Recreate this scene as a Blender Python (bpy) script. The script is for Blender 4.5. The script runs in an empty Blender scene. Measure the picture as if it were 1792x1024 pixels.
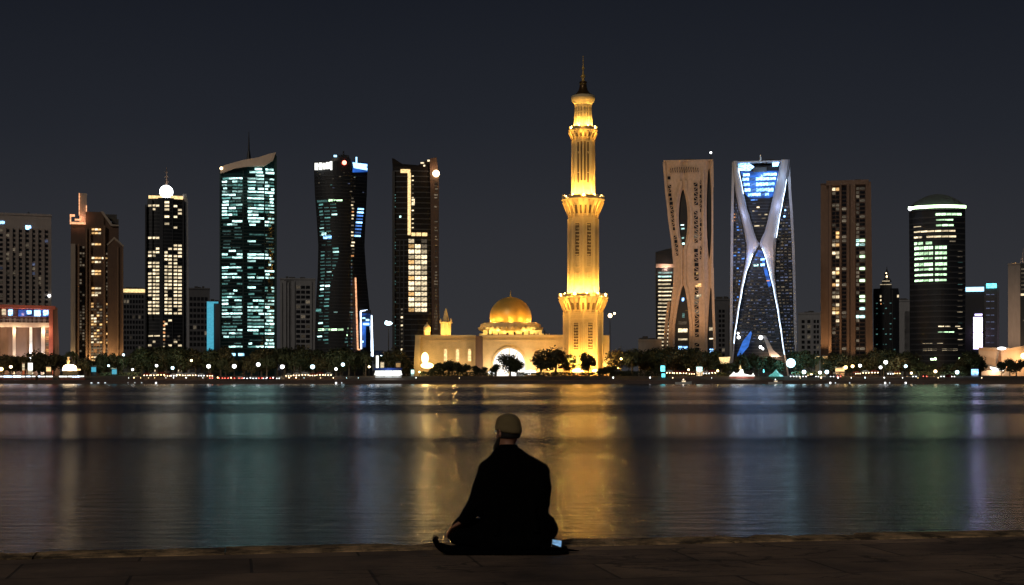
import bpy, math, random
from mathutils import Vector, noise as mnoise
R = math.radians
PI = math.pi
SC = bpy.context.scene
COL = SC.collection
F, HZ, CZ = 2489.0, 659.0, 1.09      # focal length, horizon row and eye height of the view
LAND = 1.3                            # height of the far shore
WATER = -1.91
random.seed(7)

# ------------------------------------------------------------------ tagging
def tag(o, label=None, cat=None, group=None, kind=None):
    if label: o['label'] = label
    if cat: o['category'] = cat
    if group: o['group'] = group
    if kind: o['kind'] = kind
    return o

def empty(name, loc, label=None, cat=None, group=None, rz=0):
    o = bpy.data.objects.new(name, None)
    o.empty_display_size = 0.5
    COL.objects.link(o)
    o.location = loc
    o.rotation_euler = (0, 0, rz)
    return tag(o, label, cat, group)

def copy_tree(o, parent=None):
    c = o.copy()
    COL.objects.link(c)
    c.parent = parent
    for ch in list(o.children):
        copy_tree(ch, c)
    return c

# ------------------------------------------------------------------ mesh builder
class MB:
    def __init__(s):
        s.v, s.f, s.m, s.mats = [], [], [], []
        s.cur = 0
    def use(s, mat):
        if mat not in s.mats: s.mats.append(mat)
        s.cur = s.mats.index(mat)
    def add(s, vs, fs):
        b = len(s.v)
        s.v += [tuple(p) for p in vs]
        for f in fs:
            s.f.append(tuple(b + i for i in f)); s.m.append(s.cur)
    def box(s, x0, x1, y0, y1, z0, z1):
        s.add([(x0,y0,z0),(x1,y0,z0),(x1,y1,z0),(x0,y1,z0),(x0,y0,z1),(x1,y0,z1),(x1,y1,z1),(x0,y1,z1)],
              [(0,3,2,1),(4,5,6,7),(0,1,5,4),(1,2,6,5),(2,3,7,6),(3,0,4,7)])
    def obox(s, p0, p1, w, h):          # box bar between two points
        p0, p1 = Vector(p0), Vector(p1)
        d = (p1 - p0).normalized()
        a = d.cross(Vector((0,0,1)))
        if a.length < 1e-4: a = Vector((1,0,0))
        a.normalize(); b = a.cross(d)
        vs = []
        for p in (p0, p1):
            for i, j in ((-1,-1),(1,-1),(1,1),(-1,1)):
                vs.append(p + a*i*w/2 + b*j*h/2)
        s.add(vs, [(0,3,2,1),(4,5,6,7),(0,1,5,4),(1,2,6,5),(2,3,7,6),(3,0,4,7)])
    def prism(s, pts, y0, y1):          # polygon in x,z extruded along y
        n = len(pts)
        s.add([(x,y0,z) for x,z in pts] + [(x,y1,z) for x,z in pts],
              [tuple(range(n)), tuple(range(2*n-1, n-1, -1))] +
              [(i, i+n, (i+1)%n+n, (i+1)%n) for i in range(n)])
    def tube(s, p0, p1, r0, r1=None, n=8):
        r1 = r0 if r1 is None else r1
        p0, p1 = Vector(p0), Vector(p1)
        d = (p1 - p0).normalized()
        a = d.orthogonal().normalized(); b = d.cross(a)
        vs = []
        for p, r in ((p0, r0), (p1, r1)):
            for i in range(n):
                t = 2*PI*i/n
                vs.append(p + (a*math.cos(t) + b*math.sin(t))*r)
        s.add(vs, [(i, (i+1)%n, (i+1)%n+n, i+n) for i in range(n)] + [tuple(range(n-1,-1,-1)), tuple(range(n,2*n))])
    def lathe(s, prof, n=24, cx=0, cy=0, ph=0, sx=1, sy=1):   # prof: list of (r,z) from bottom to top
        vs, fs = [], []
        for r, z in prof:
            for i in range(n):
                t = 2*PI*i/n + ph
                vs.append((cx + r*math.cos(t)*sx, cy + r*math.sin(t)*sy, z))
        for k in range(len(prof)-1):
            for i in range(n):
                j = (i+1) % n
                fs.append((k*n+i, k*n+j, (k+1)*n+j, (k+1)*n+i))
        fs.append(tuple(range(n-1,-1,-1)))
        fs.append(tuple((len(prof)-1)*n+i for i in range(n)))
        s.add(vs, fs)
    def ball(s, c, r, n=10, m=7, sx=1, sy=1, sz=1):
        prof = [(max(1e-3, r*math.sin(PI*k/m)), c[2] - r*sz*math.cos(PI*k/m)) for k in range(m+1)]
        s.lathe(prof, n, c[0], c[1], 0, sx, sy)
    def sweep(s, pts, radii, n=10, flat=1.0):
        vs, fs = [], []
        pts = [Vector(p) for p in pts]
        for k, p in enumerate(pts):
            d = (pts[min(k+1, len(pts)-1)] - pts[max(k-1, 0)]).normalized()
            a = d.orthogonal().normalized() if abs(d.z) > .99 else d.cross(Vector((0,0,1))).normalized()
            b = a.cross(d)
            for i in range(n):
                t = 2*PI*i/n
                vs.append(p + (a*math.cos(t) + b*math.sin(t)*flat)*radii[k])
        for k in range(len(pts)-1):
            for i in range(n):
                j = (i+1) % n
                fs.append((k*n+i, k*n+j, (k+1)*n+j, (k+1)*n+i))
        fs.append(tuple(range(n-1,-1,-1))); fs.append(tuple((len(pts)-1)*n+i for i in range(n)))
        s.add(vs, fs)
    def mesh(s, name, mat=None, smooth=False):
        me = bpy.data.meshes.new(name)
        me.from_pydata(s.v, [], s.f)
        mats = s.mats if s.mats else [mat]
        for m in mats: me.materials.append(m)
        if s.mats: me.polygons.foreach_set('material_index', s.m)
        if smooth: me.polygons.foreach_set('use_smooth', [True]*len(s.f))
        me.update()
        return me
    def build(s, name, mat=None, parent=None, smooth=False, label=None, loc=None):
        o = bpy.data.objects.new(name, s.mesh(name, mat, smooth))
        COL.objects.link(o)
        o.parent = parent
        if loc: o.location = loc
        if label: o['label'] = label
        return o

# ------------------------------------------------------------------ materials
class NT:
    def __init__(s, name):
        s.m = bpy.data.materials.new(name); s.m.use_nodes = True
        s.t = s.m.node_tree; s.n = s.t.nodes; s.b = s.n['Principled BSDF']
        s.out = s.n['Material Output']
    def new(s, typ, **kw):
        n = s.n.new(typ)
        for k, v in kw.items():
            if k.startswith('i_'): n.inputs[k[2:].replace('_', ' ')].default_value = v
            else: setattr(n, k, v)
        return n
    def link(s, a, b): s.t.links.new(a, b)
    def math(s, op, a, b=None, c=None, clamp=False):
        n = s.new('ShaderNodeMath', operation=op); n.use_clamp = clamp
        for i, q in enumerate((a, b, c)):
            if q is None: continue
            if isinstance(q, (int, float)): n.inputs[i].default_value = q
            else: s.link(q, n.inputs[i])
        return n.outputs[0]

def surf(name, col, rough=.7, metal=0.0, var=.25, scale=.15, stretch=(1,1,1), bump=0.0, bscale=4.0):
    t = NT(name)
    tc = t.new('ShaderNodeTexCoord')
    mp = t.new('ShaderNodeMapping'); mp.inputs['Scale'].default_value = stretch
    t.link(tc.outputs['Object'], mp.inputs[0])
    n1 = t.new('ShaderNodeTexNoise', i_Scale=scale, i_Detail=6.0)
    n2 = t.new('ShaderNodeTexNoise', i_Scale=scale*9, i_Detail=3.0)
    t.link(mp.outputs[0], n1.inputs['Vector']); t.link(mp.outputs[0], n2.inputs['Vector'])
    s = t.math('ADD', n1.outputs[0], n2.outputs[0])
    f = t.math('MULTIPLY_ADD', s, var*2, 1 - var*2)
    mx = t.new('ShaderNodeVectorMath', operation='SCALE'); mx.inputs[0].default_value = col
    t.link(f, mx.inputs['Scale'])
    t.link(mx.outputs[0], t.b.inputs['Base Color'])
    t.b.inputs['Roughness'].default_value = rough
    t.b.inputs['Metallic'].default_value = metal
    if bump:
        n3 = t.new('ShaderNodeTexNoise', i_Scale=bscale, i_Detail=5.0)
        t.link(tc.outputs['Object'], n3.inputs['Vector'])
        b = t.new('ShaderNodeBump', i_Strength=bump, i_Distance=.05)
        t.link(n3.outputs[0], b.inputs['Height']); t.link(b.outputs[0], t.b.inputs['Normal'])
    return t.m

def glow(name, col, strength, var=.6, mottle=.6, sample=False, scale=.8):
    """lit pane: brightness differs from pane to pane, and blinds and furniture break it up"""
    t = NT(name)
    oi = t.new('ShaderNodeObjectInfo'); ge = t.new('ShaderNodeNewGeometry')
    r = t.math('FRACT', t.math('ADD', oi.outputs['Random'], ge.outputs['Random Per Island']))
    tc = t.new('ShaderNodeTexCoord')
    mp = t.new('ShaderNodeMapping'); mp.inputs['Scale'].default_value = (1, 1, 1.8)
    t.link(tc.outputs['Object'], mp.inputs[0])
    n1 = t.new('ShaderNodeTexNoise', i_Scale=scale, i_Detail=4.0)
    t.link(mp.outputs[0], n1.inputs['Vector'])
    m1 = t.math('MULTIPLY_ADD', r, var*2, 1 - var)
    mr = t.new('ShaderNodeMapRange'); mr.inputs['From Min'].default_value = .35; mr.inputs['From Max'].default_value = .62
    mr.inputs['To Min'].default_value = 1 - mottle; mr.inputs['To Max'].default_value = 1 + mottle*.4
    t.link(n1.outputs[0], mr.inputs[0])
    st = t.math('MULTIPLY', t.math('MULTIPLY', m1, mr.outputs[0]), strength)
    t.b.inputs['Base Color'].default_value = (.03, .03, .03, 1)
    t.b.inputs['Roughness'].default_value = .25
    t.b.inputs['Emission Color'].default_value = (*col, 1)
    t.link(st, t.b.inputs['Emission Strength'])
    t.m.cycles.emission_sampling = 'FRONT_BACK' if sample else 'NONE'
    return t.m

def lampmat(name, col, strength):
    t = NT(name)
    t.b.inputs['Base Color'].default_value = (.8, .8, .8, 1)
    t.b.inputs['Emission Color'].default_value = (*col, 1)
    t.b.inputs['Emission Strength'].default_value = strength
    t.m.cycles.emission_sampling = 'FRONT'
    return t.m

M = {}
M['glass_dark'] = surf('dark_glass', (.012, .014, .018), .38, 0, .2, .3)
M['glass_teal'] = surf('teal_glass', (.008, .028, .03), .12, 0, .2, .3)
M['glass_brown'] = surf('brown_glass', (.02, .016, .013), .18, 0, .2, .3)
M['spandrel'] = surf('spandrel_metal', (.05, .052, .058), .4, 0, .3, .4)
M['spandrel_teal'] = surf('teal_spandrel', (.02, .05, .052), .4, 0, .3, .4)
M['black_metal'] = surf('black_metal', (.02, .02, .022), .4)
M['steel'] = surf('pale_steel', (.45, .45, .47), .4, .3, .15, .2)
M['concrete'] = surf('grey_concrete', (.30, .30, .31), .85, 0, .2, .08, (1,1,.25))
M['concrete_dark'] = surf('dark_concrete', (.13, .13, .14), .85, 0, .2, .08, (1,1,.25))
M['beige'] = surf('beige_render', (.44, .36, .29), .85, 0, .18, .08, (1,1,.25))
M['hotel'] = surf('hotel_render', (.40, .34, .30), .85, 0, .2, .08, (1,1,.25))
M['lattice'] = surf('warm_cladding', (.56, .39, .26), .6, 0, .30, .12, (1,1,.6))
M['brown'] = surf('brown_stone', (.23, .14, .09), .8, 0, .25, .1, (1,1,.25))
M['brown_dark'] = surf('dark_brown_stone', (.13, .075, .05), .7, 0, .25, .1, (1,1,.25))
M['red'] = surf('red_frame', (.42, .12, .08), .6, 0, .2, .15)
M['roof'] = surf('roof_slab', (.07, .065, .06), .8)
M['window_dark'] = surf('unlit_window', (.015, .015, .018), .15)
M['sandstone'] = surf('mosque_stone', (.62, .46, .24), .8, 0, .26, .35, (1,1,1), .3, .8)
M['sandstone_trim'] = surf('mosque_trim', (.68, .52, .28), .75, 0, .15, .3)
M['gold'] = surf('gold_dome', (.75, .47, .11), .38, .25, .12, .3)
M['old_gold'] = surf('dark_gilded_metal', (.12, .065, .02), .35, .6, .3, .5)
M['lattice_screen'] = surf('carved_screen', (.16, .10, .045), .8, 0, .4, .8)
M['white_paint'] = surf('white_paint', (.75, .75, .73), .5)
M['bark'] = surf('tree_bark', (.09, .065, .045), .9, 0, .3, 2)
M['soil'] = surf('dry_soil', (.10, .075, .055), .95, 0, .3, .2)
M['rubble'] = surf('embankment_stone', (.12, .085, .07), .9, 0, .4, .25, (1,1,1), .8, 1.2)
M['canvas'] = surf('red_canvas', (.35, .06, .04), .8)
M['canvas_white'] = surf('white_canvas', (.7, .68, .66), .8)
M['hedge'] = surf('hedge_leaf', (.035, .05, .02), .9, 0, .4, .8)
M['hill'] = surf('far_hill', (.06, .055, .05), .95, 0, .3, .01)

M['w_warm'] = glow('warm_white_window', (1, .80, .50), 1.25)
M['w_gold'] = glow('gold_window', (1, .58, .22), 1.1)
M['w_orange'] = glow('orange_window', (1, .42, .16), .7)
M['w_cool'] = glow('cool_window', (.55, .96, .90), 1.9, .8, .8)
M['w_teal'] = glow('teal_window', (.25, .72, .66), .38, .8, .8)
M['w_green'] = glow('pale_green_window', (.62, 1, .58), 2.0)
M['w_blue'] = glow('blue_window', (.12, .34, 1), .8)
M['w_sky'] = glow('pale_blue_window', (.24, .52, 1), 5.0, .5, .8)
M['w_dim'] = glow('dim_window', (.9, .72, .5), .11, .8)
M['w_dimblue'] = glow('dim_blue_window', (.45, .55, .95), .14, .8)
M['w_dimteal'] = glow('dim_teal_window', (.3, .75, .7), .16, .8)
M['sign_white'] = glow('white_sign_light', (1, 1, .92), 1.9, 0, .1)
M['sign_blue'] = glow('pale_blue_sign_light', (.35, .72, 1), 2.8, 0, .1)
M['sign_orange'] = glow('orange_sign_light', (1, .45, .22), 1.5, .1, .5)
M['rim_green'] = glow('pale_rim_light', (.66, 1, .52), 8.0, 0, .3, scale=.15)
M['strip_white'] = glow('white_strip_light', (.62, .78, 1), 5.0, 0, .4, scale=.12)
M['strip_gold'] = glow('gold_strip_light', (1, .68, .30), 1.5, 0, .4)
M['cyan'] = glow('cyan_panel_light', (.10, .55, .75), .75, 0, .15)
M['cyan_hot'] = glow('cyan_white_light', (.15, .8, .9), 2.6, .2, .6)
M['magenta'] = glow('lilac_panel_light', (.66, .56, 1), 4.2, 0, .25, scale=.25)
M['arch_white'] = glow('white_arch_light', (1, .97, .9), 1.4, 0, .3, True, .15)
M['inner_blue'] = glow('blue_glass_light', (.02, .12, .55), 1.1, 0, .9, scale=.12)
M['hot_white'] = lampmat('white_lamp_glass', (.95, .98, 1), 5)
M['hot_cool'] = lampmat('cool_lamp_glass', (.60, .90, 1), 5)
M['hot_warm'] = lampmat('warm_lamp_glass', (1, .72, .40), 7)
M['hot_gold'] = lampmat('gold_lamp_glass', (1, .68, .25), 7)
M['flood_gold'] = lampmat('floodlamp_glass', (1, .62, .18), 45)
M['hot_red'] = lampmat('red_lamp_glass', (1, .12, .08), 10)
M['hot_cyan'] = lampmat('cyan_lamp_glass', (.35, .9, 1), 7)

# ------------------------------------------------------------------ world, camera, fill light
def make_world():
    w = bpy.data.worlds.new('World'); SC.world = w; w.use_nodes = True
    nt = w.node_tree; nt.nodes.clear()
    out = nt.nodes.new('ShaderNodeOutputWorld')
    bg = nt.nodes.new('ShaderNodeBackground')
    tc = nt.nodes.new('ShaderNodeTexCoord')
    sp = nt.nodes.new('ShaderNodeSeparateXYZ'); nt.links.new(tc.outputs['Generated'], sp.inputs[0])
    ns = nt.nodes.new('ShaderNodeTexNoise'); ns.inputs['Scale'].default_value = 2.2; ns.inputs['Detail'].default_value = 3
    nt.links.new(tc.outputs['Generated'], ns.inputs['Vector'])
    ad = nt.nodes.new('ShaderNodeMath'); ad.operation = 'MULTIPLY_ADD'
    nt.links.new(ns.outputs[0], ad.inputs[0]); ad.inputs[1].default_value = .05; nt.links.new(sp.outputs[2], ad.inputs[2])
    rp = nt.nodes.new('ShaderNodeValToRGB'); nt.links.new(ad.outputs[0], rp.inputs[0])
    st = [(0.0, (.031, .031, .036)), (.06, (.028, .0285, .034)), (.12, (.023, .0235, .029)), (.19, (.0142, .0157, .0215)), (.28, (.0084, .0097, .0145)), (.8, (.004, .005, .008))]
    e = rp.color_ramp.elements
    e[0].position, e[0].color = st[0][0], (*st[0][1], 1)
    e[1].position, e[1].color = st[-1][0], (*st[-1][1], 1)
    for p, c in st[1:-1]:
        q = e.new(p); q.color = (*c, 1)
    # a trace of twilight from the sky model, the rest is the glow of the city in the air
    sk = nt.nodes.new('ShaderNodeTexSky'); sk.sky_type = 'NISHITA'; sk.sun_disc = False
    sk.sun_elevation = R(28); sk.sun_rotation = R(200)
    sc_ = nt.nodes.new('ShaderNodeVectorMath'); sc_.operation = 'SCALE'; sc_.inputs['Scale'].default_value = .0005
    nt.links.new(sk.outputs[0], sc_.inputs[0])
    sm = nt.nodes.new('ShaderNodeVectorMath'); sm.operation = 'ADD'
    nt.links.new(rp.outputs[0], sm.inputs[0]); nt.links.new(sc_.outputs[0], sm.inputs[1])
    nt.links.new(sm.outputs[0], bg.inputs['Color'])
    bg.inputs['Strength'].default_value = 1.0
    nt.links.new(bg.outputs[0], out.inputs[0])
make_world()

cam = bpy.data.cameras.new('camera'); co = bpy.data.objects.new('camera', cam); COL.objects.link(co)
co.location = (0, 0, CZ); co.rotation_euler = (R(90), 0, 0)
cam.lens = 50; cam.sensor_width = 36; cam.shift_y = (HZ - 512)/1792
cam.clip_start = .1; cam.clip_end = 20000
SC.camera = co

sl = bpy.data.lights.new('city_glow_fill', 'SUN'); so = bpy.data.objects.new('city_glow_fill', sl); COL.objects.link(so)
sl.energy = .42; sl.angle = R(8); sl.color = (1, .88, .74)  # added dim fill from behind the camera, in place of city and lamp glow
so.rotation_euler = (R(62), 0, R(-22))

vs = SC.view_settings
SC.display_settings.display_device = 'sRGB'
vs.view_transform = 'Standard'; vs.look = 'None'; vs.exposure = 0; vs.gamma = 1
SC.render.engine = 'CYCLES'
cy = SC.cycles
cy.use_denoising = True
cy.max_bounces = 4; cy.diffuse_bounces = 2; cy.glossy_bounces = 3; cy.transmission_bounces = 2
cy.caustics_reflective = False; cy.caustics_refractive = False
cy.sample_clamp_indirect = 25.0
cy.use_light_tree = True
cy.use_adaptive_sampling = True; cy.adaptive_threshold = .02

# ------------------------------------------------------------------ water, quay, far shore
def water_material():
    t = NT('night_water')
    ge = t.new('ShaderNodeNewGeometry')
    tc = t.new('ShaderNodeTexCoord')
    sp = t.new('ShaderNodeSeparateXYZ'); t.link(tc.outputs['Object'], sp.inputs[0])
    # patches of wind on the water: wandering bands parallel to the shore
    wn = t.new('ShaderNodeTexNoise', i_Scale=1.0, i_Detail=3.0)
    mp = t.new('ShaderNodeMapping'); mp.inputs['Scale'].default_value = (.012, .02, 1)
    t.link(tc.outputs['Object'], mp.inputs[0]); t.link(mp.outputs[0], wn.inputs['Vector'])
    yw = t.math('MULTIPLY', sp.outputs[1], t.math('MULTIPLY_ADD', wn.outputs[0], .10, .95))
    wn2 = t.new('ShaderNodeTexNoise', i_Scale=1.0, i_Detail=5.0, i_Roughness=.65)
    mpb = t.new('ShaderNodeMapping'); mpb.inputs['Scale'].default_value = (.07, .45, 1)
    t.link(tc.outputs['Object'], mpb.inputs[0]); t.link(mpb.outputs[0], wn2.inputs['Vector'])
    yw = t.math('MULTIPLY', yw, t.math('MULTIPLY_ADD', wn2.outputs[0], .26, .87))
    lg = t.math('DIVIDE', yw, 600.0)
    rp = t.new('ShaderNodeValToRGB'); t.link(lg, rp.inputs[0])
    rp.color_ramp.interpolation = 'EASE'
    stops = [(0, 0), (.070, .0), (.086, .22), (.100, .55), (.113, .75), (.121, .05), (.150, .0), (.178, .0), (.200, .55), (.250, .55), (.262, .05), (.288, .0), (.305, .45),
             (.36, .40), (.39, .15), (.43, .15), (.47, .45), (.60, .40), (.70, .1), (1, 0)]
    e = rp.color_ramp.elements
    e[0].position = 0; e[0].color = (0,0,0,1); e[1].position = 1; e[1].color = (0,0,0,1)
    for p, v in stops[1:-1]:
        q = e.new(p); q.color = (v, v, v, 1)
    # swell faces in those bands lean toward this bank and mirror the dark upper sky
    slope = t.math('MULTIPLY', rp.outputs[0], -.20)
    cb = t.new('ShaderNodeCombineXYZ'); cb.inputs[2].default_value = 1; t.link(slope, cb.inputs[1])
    nz = t.new('ShaderNodeVectorMath', operation='NORMALIZE'); t.link(cb.outputs[0], nz.inputs[0])
    # ripples
    m2 = t.new('ShaderNodeMapping'); m2.inputs['Scale'].default_value = (.42, 1.7, 1); m2.inputs['Rotation'].default_value = (0, 0, R(2))
    t.link(tc.outputs['Object'], m2.inputs[0])
    r1 = t.new('ShaderNodeTexNoise', i_Scale=1.1, i_Detail=7.0, i_Roughness=.62); t.link(m2.outputs[0], r1.inputs['Vector'])
    r1.inputs['Distortion'].default_value = .6
    bp = t.new('ShaderNodeBump', i_Strength=.8, i_Distance=.22)
    fd = t.new('ShaderNodeMapRange'); t.link(sp.outputs[1], fd.inputs[0])
    fd.inputs['From Min'].default_value = 14; fd.inputs['From Max'].default_value = 90; fd.inputs['To Min'].default_value = .75; fd.inputs['To Max'].default_value = .25
    t.link(fd.outputs[0], bp.inputs['Strength'])
    t.link(r1.outputs[0], bp.inputs['Height']); t.link(nz.outputs[0], bp.inputs['Normal'])
    t.link(bp.outputs[0], t.b.inputs['Normal'])
    rr = t.new('ShaderNodeMapRange'); t.link(sp.outputs[1], rr.inputs[0])
    rr.inputs['From Min'].default_value = 300; rr.inputs['From Max'].default_value = 520
    rr.inputs['To Min'].default_value = .18; rr.inputs['To Max'].default_value = .15
    t.link(rr.outputs[0], t.b.inputs['Roughness'])
    t.b.inputs['Base Color'].default_value = (.007, .022, .052, 1)
    t.b.inputs['IOR'].default_value = 1.40
    return t.m
w = MB(); w.add([(-2500, 3, WATER), (2500, 3, WATER), (2500, 9000, WATER), (-2500, 9000, WATER)], [(0,1,2,3)])
tag(w.build('water', water_material()), kind='structure')

# quay: edge runs slightly away to the right
EDGE0, EDGE1 = Vector((-3.18, 8.83)), Vector((3.65, 10.15))
ed = (EDGE1 - EDGE0).normalized(); en = Vector((-ed.y, ed.x))       # en points to the water
QA = math.atan2(ed.y, ed.x)
def edge_pt(u, v):                      # u along the edge from its middle, v away from the water
    m = (EDGE0 + EDGE1)/2
    p = m + ed*u - en*v
    return p
def paving_material():
    t = NT('quay_paving')
    tc = t.new('ShaderNodeTexCoord')
    br = t.new('ShaderNodeTexBrick'); t.link(tc.outputs['Object'], br.inputs['Vector'])
    br.inputs['Scale'].default_value = 1; br.inputs['Brick Width'].default_value = 1.3; br.inputs['Row Height'].default_value = .62
    br.inputs['Mortar Size'].default_value = .010; br.inputs['Mortar Smooth'].default_value = .3
    br.inputs['Color1'].default_value = (.33, .235, .16, 1); br.inputs['Color2'].default_value = (.20, .145, .105, 1)
    br.inputs['Mortar'].default_value = (.10, .075, .055, 1)
    n1 = t.new('ShaderNodeTexNoise', i_Scale=1.3, i_Detail=8.0, i_Roughness=.7); t.link(tc.outputs['Object'], n1.inputs['Vector'])
    mx = t.new('ShaderNodeMix', data_type='RGBA', blend_type='MULTIPLY'); mx.inputs[0].default_value = 1
    cr = t.new('ShaderNodeValToRGB'); t.link(n1.outputs[0], cr.inputs[0])
    cr.color_ramp.elements[0].position = .32; cr.color_ramp.elements[0].color = (.42, .40, .40, 1)
    cr.color_ramp.elements[1].position = .68; cr.color_ramp.elements[1].color = (1.35, 1.25, 1.15, 1)
    t.link(br.outputs['Color'], mx.inputs[6]); t.link(cr.outputs[0], mx.inputs[7])
    # cracks, worn seams and old stains
    vo = t.new('ShaderNodeTexVoronoi', feature='DISTANCE_TO_EDGE'); vo.inputs['Scale'].default_value = 1.6
    vm = t.new('ShaderNodeMapping'); vm.inputs['Rotation'].default_value = (0, 0, R(38)); vm.inputs['Scale'].default_value = (.7, 2.6, 1)
    vd = t.new('ShaderNodeMix', data_type='RGBA', blend_type='LINEAR_LIGHT'); vd.inputs[0].default_value = .25
    t.link(tc.outputs['Object'], vd.inputs[6]); t.link(n1.outputs['Color'], vd.inputs[7]); t.link(vd.outputs[2], vm.inputs[0]); t.link(vm.outputs[0], vo.inputs['Vector'])
    lt = t.math('LESS_THAN', vo.outputs[0], .022)
    nm = t.new('ShaderNodeTexNoise', i_Scale=.5, i_Detail=2.0); t.link(tc.outputs['Object'], nm.inputs['Vector'])
    ck = t.math('MULTIPLY', lt, t.math('GREATER_THAN', nm.outputs[0], .5))
    n4 = t.new('ShaderNodeTexNoise', i_Scale=.6, i_Detail=5.0); t.link(tc.outputs['Object'], n4.inputs['Vector'])
    st_ = t.math('MULTIPLY_ADD', n4.outputs[0], 1.6, .2)
    sc4 = t.new('ShaderNodeVectorMath', operation='SCALE'); t.link(mx.outputs[2], sc4.inputs[0]); t.link(t.math('MULTIPLY', st_, t.math('MULTIPLY_ADD', ck, -.5, 1)), sc4.inputs['Scale'])
    t.link(sc4.outputs[0], t.b.inputs['Base Color'])
    n2 = t.new('ShaderNodeTexNoise', i_Scale=9, i_Detail=8.0, i_Roughness=.7); t.link(tc.outputs['Object'], n2.inputs['Vector'])
    n3 = t.new('ShaderNodeTexNoise', i_Scale=1.1, i_Detail=2.0); t.link(tc.outputs['Object'], n3.inputs['Vector'])
    h = t.math('ADD', t.math('MULTIPLY', n2.outputs[0], .35), t.math('MULTIPLY', n3.outputs[0], 1.2))
    h = t.math('ADD', h, t.math('MULTIPLY', br.outputs['Fac'], -.18))
    b = t.new('ShaderNodeBump', i_Strength=.8, i_Distance=.03); t.link(h, b.inputs['Height'])
    t.link(b.outputs[0], t.b.inputs['Normal'])
    t.b.inputs['Roughness'].default_value = .72
    return t.m
def coping_material():
    t = NT('coping_stone')
    tc = t.new('ShaderNodeTexCoord')
    n1 = t.new('ShaderNodeTexNoise', i_Scale=3.6, i_Detail=9.0, i_Roughness=.7); t.link(tc.outputs['Object'], n1.inputs['Vector'])
    cr = t.new('ShaderNodeValToRGB'); t.link(n1.outputs[0], cr.inputs[0])
    cr.color_ramp.elements[0].position = .40; cr.color_ramp.elements[0].color = (.11, .075, .04, 1)
    cr.color_ramp.elements[1].position = .62; cr.color_ramp.elements[1].color = (.92, .60, .30, 1)
    t.link(cr.outputs[0], t.b.inputs['Base Color'])
    n2 = t.new('ShaderNodeTexNoise', i_Scale=14, i_Detail=8.0, i_Roughness=.75); t.link(tc.outputs['Object'], n2.inputs['Vector'])
    b = t.new('ShaderNodeBump', i_Strength=1, i_Distance=.04); t.link(n2.outputs[0], b.inputs['Height'])
    t.link(b.outputs[0], t.b.inputs['Normal'])
    t.b.inputs['Roughness'].default_value = .85
    return t.m
q = MB(); q.box(-60, 60, -40, -.41, -3.2, 0.0)
qo = q.build('pavement', paving_material()); tag(qo, kind='structure')
mid = (EDGE0 + EDGE1)/2
qo.location = (mid.x, mid.y, 0); qo.rotation_euler = (0, 0, QA)
cp = MB()
rs = random.Random(3)
u = -40.0
while u < 40:                            # worn coping stones, each a little out of line
    L = rs.uniform(.95, 1.25); n = 14
    tz, ty, yaw = rs.uniform(.0, .008), rs.uniform(-.02, .02), rs.uniform(-.006, .006)
    vsx, fsx = [], []
    secs = [(-.385, -.30), (-.385, tz - .012), (-.372, tz), (-.19, tz + .006), (-.02, tz - .002), (.0, tz - .03), (.004, -.35)]
    for k in range(n + 1):
        a = u + .003 + (L - .006)*k/n
        for j, (vy, vz) in enumerate(secs):
            nv = mnoise.noise(Vector((a*2.3, vy*6, j*.7)))
            nv2 = mnoise.noise(Vector((a*7.5, vy*9, 5 + j)))
            chip = max(0, mnoise.noise(Vector((a*4.1, 3.3, 1)))-.28)*.16 if j in (4, 5) else 0
            vsx.append((a, vy + ty + yaw*(k - n/2) + (nv*.012 if j > 2 else 0) - chip, vz + nv*.005 + nv2*.003 - chip*.5))
    m_ = len(secs)
    for k in range(n):
        for j in range(m_ - 1):
            fsx.append((k*m_+j, k*m_+j+1, (k+1)*m_+j+1, (k+1)*m_+j)[::-1])
    fsx.append(tuple(range(m_))); fsx.append(tuple(n*m_ + j for j in range(m_))[::-1])
    cp.add(vsx, fsx)
    u += L
ko = cp.build('kerb', coping_material()); tag(ko, kind='structure')
ko.location = qo.location; ko.rotation_euler = qo.rotation_euler
wf = MB(); wf.box(-60, 60, -.405, -.03, -3.3, -.03)
wo = wf.build('quay_wall', M['rubble']); tag(wo, kind='structure'); wo.location = qo.location; wo.rotation_euler = qo.rotation_euler

# far shore: wall, lower promenade, bank, land
def strip(name, mat, prof, x0=-1800, x1=1800, step=12, amp=.0, seed=0):
    mb = MB(); n = int((x1-x0)/step); m_ = len(prof); vs_, fs_ = [], []
    for k in range(n+1):
        x = x0 + (x1-x0)*k/n
        for j, (y, z) in enumerate(prof):
            a = amp*mnoise.noise(Vector((x*.03+seed, j*3.1, 0))) + amp*.5*mnoise.noise(Vector((x*.17+seed, j*3.1, 4)))
            vs_.append((x, y + a*2, z + (a if 0 < j < m_-1 else 0)))
    for k in range(n):
        for j in range(m_-1):
            fs_.append((k*m_+j, (k+1)*m_+j, (k+1)*m_+j+1, k*m_+j+1))
    mb.add(vs_, fs_)
    return tag(mb.build(name, mat), kind='structure')
strip('sea_wall', M['rubble'], [(573, -3), (574, -.6), (574.6, -.42)], amp=.25)
strip('promenade', surf('promenade_paving', (.24, .17, .14), .8, 0, .3, .3), [(574.4, -.42), (590, -.36)])
strip('bank', M['soil'], [(589.9, -.38), (593, .35), (598, 1.0), (604, LAND)], amp=.35, seed=9)
strip('ground', M['soil'], [(603.5, LAND), (1300, LAND), (9000, LAND)], x0=-6000, x1=6000, step=200)
h = MB()
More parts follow.
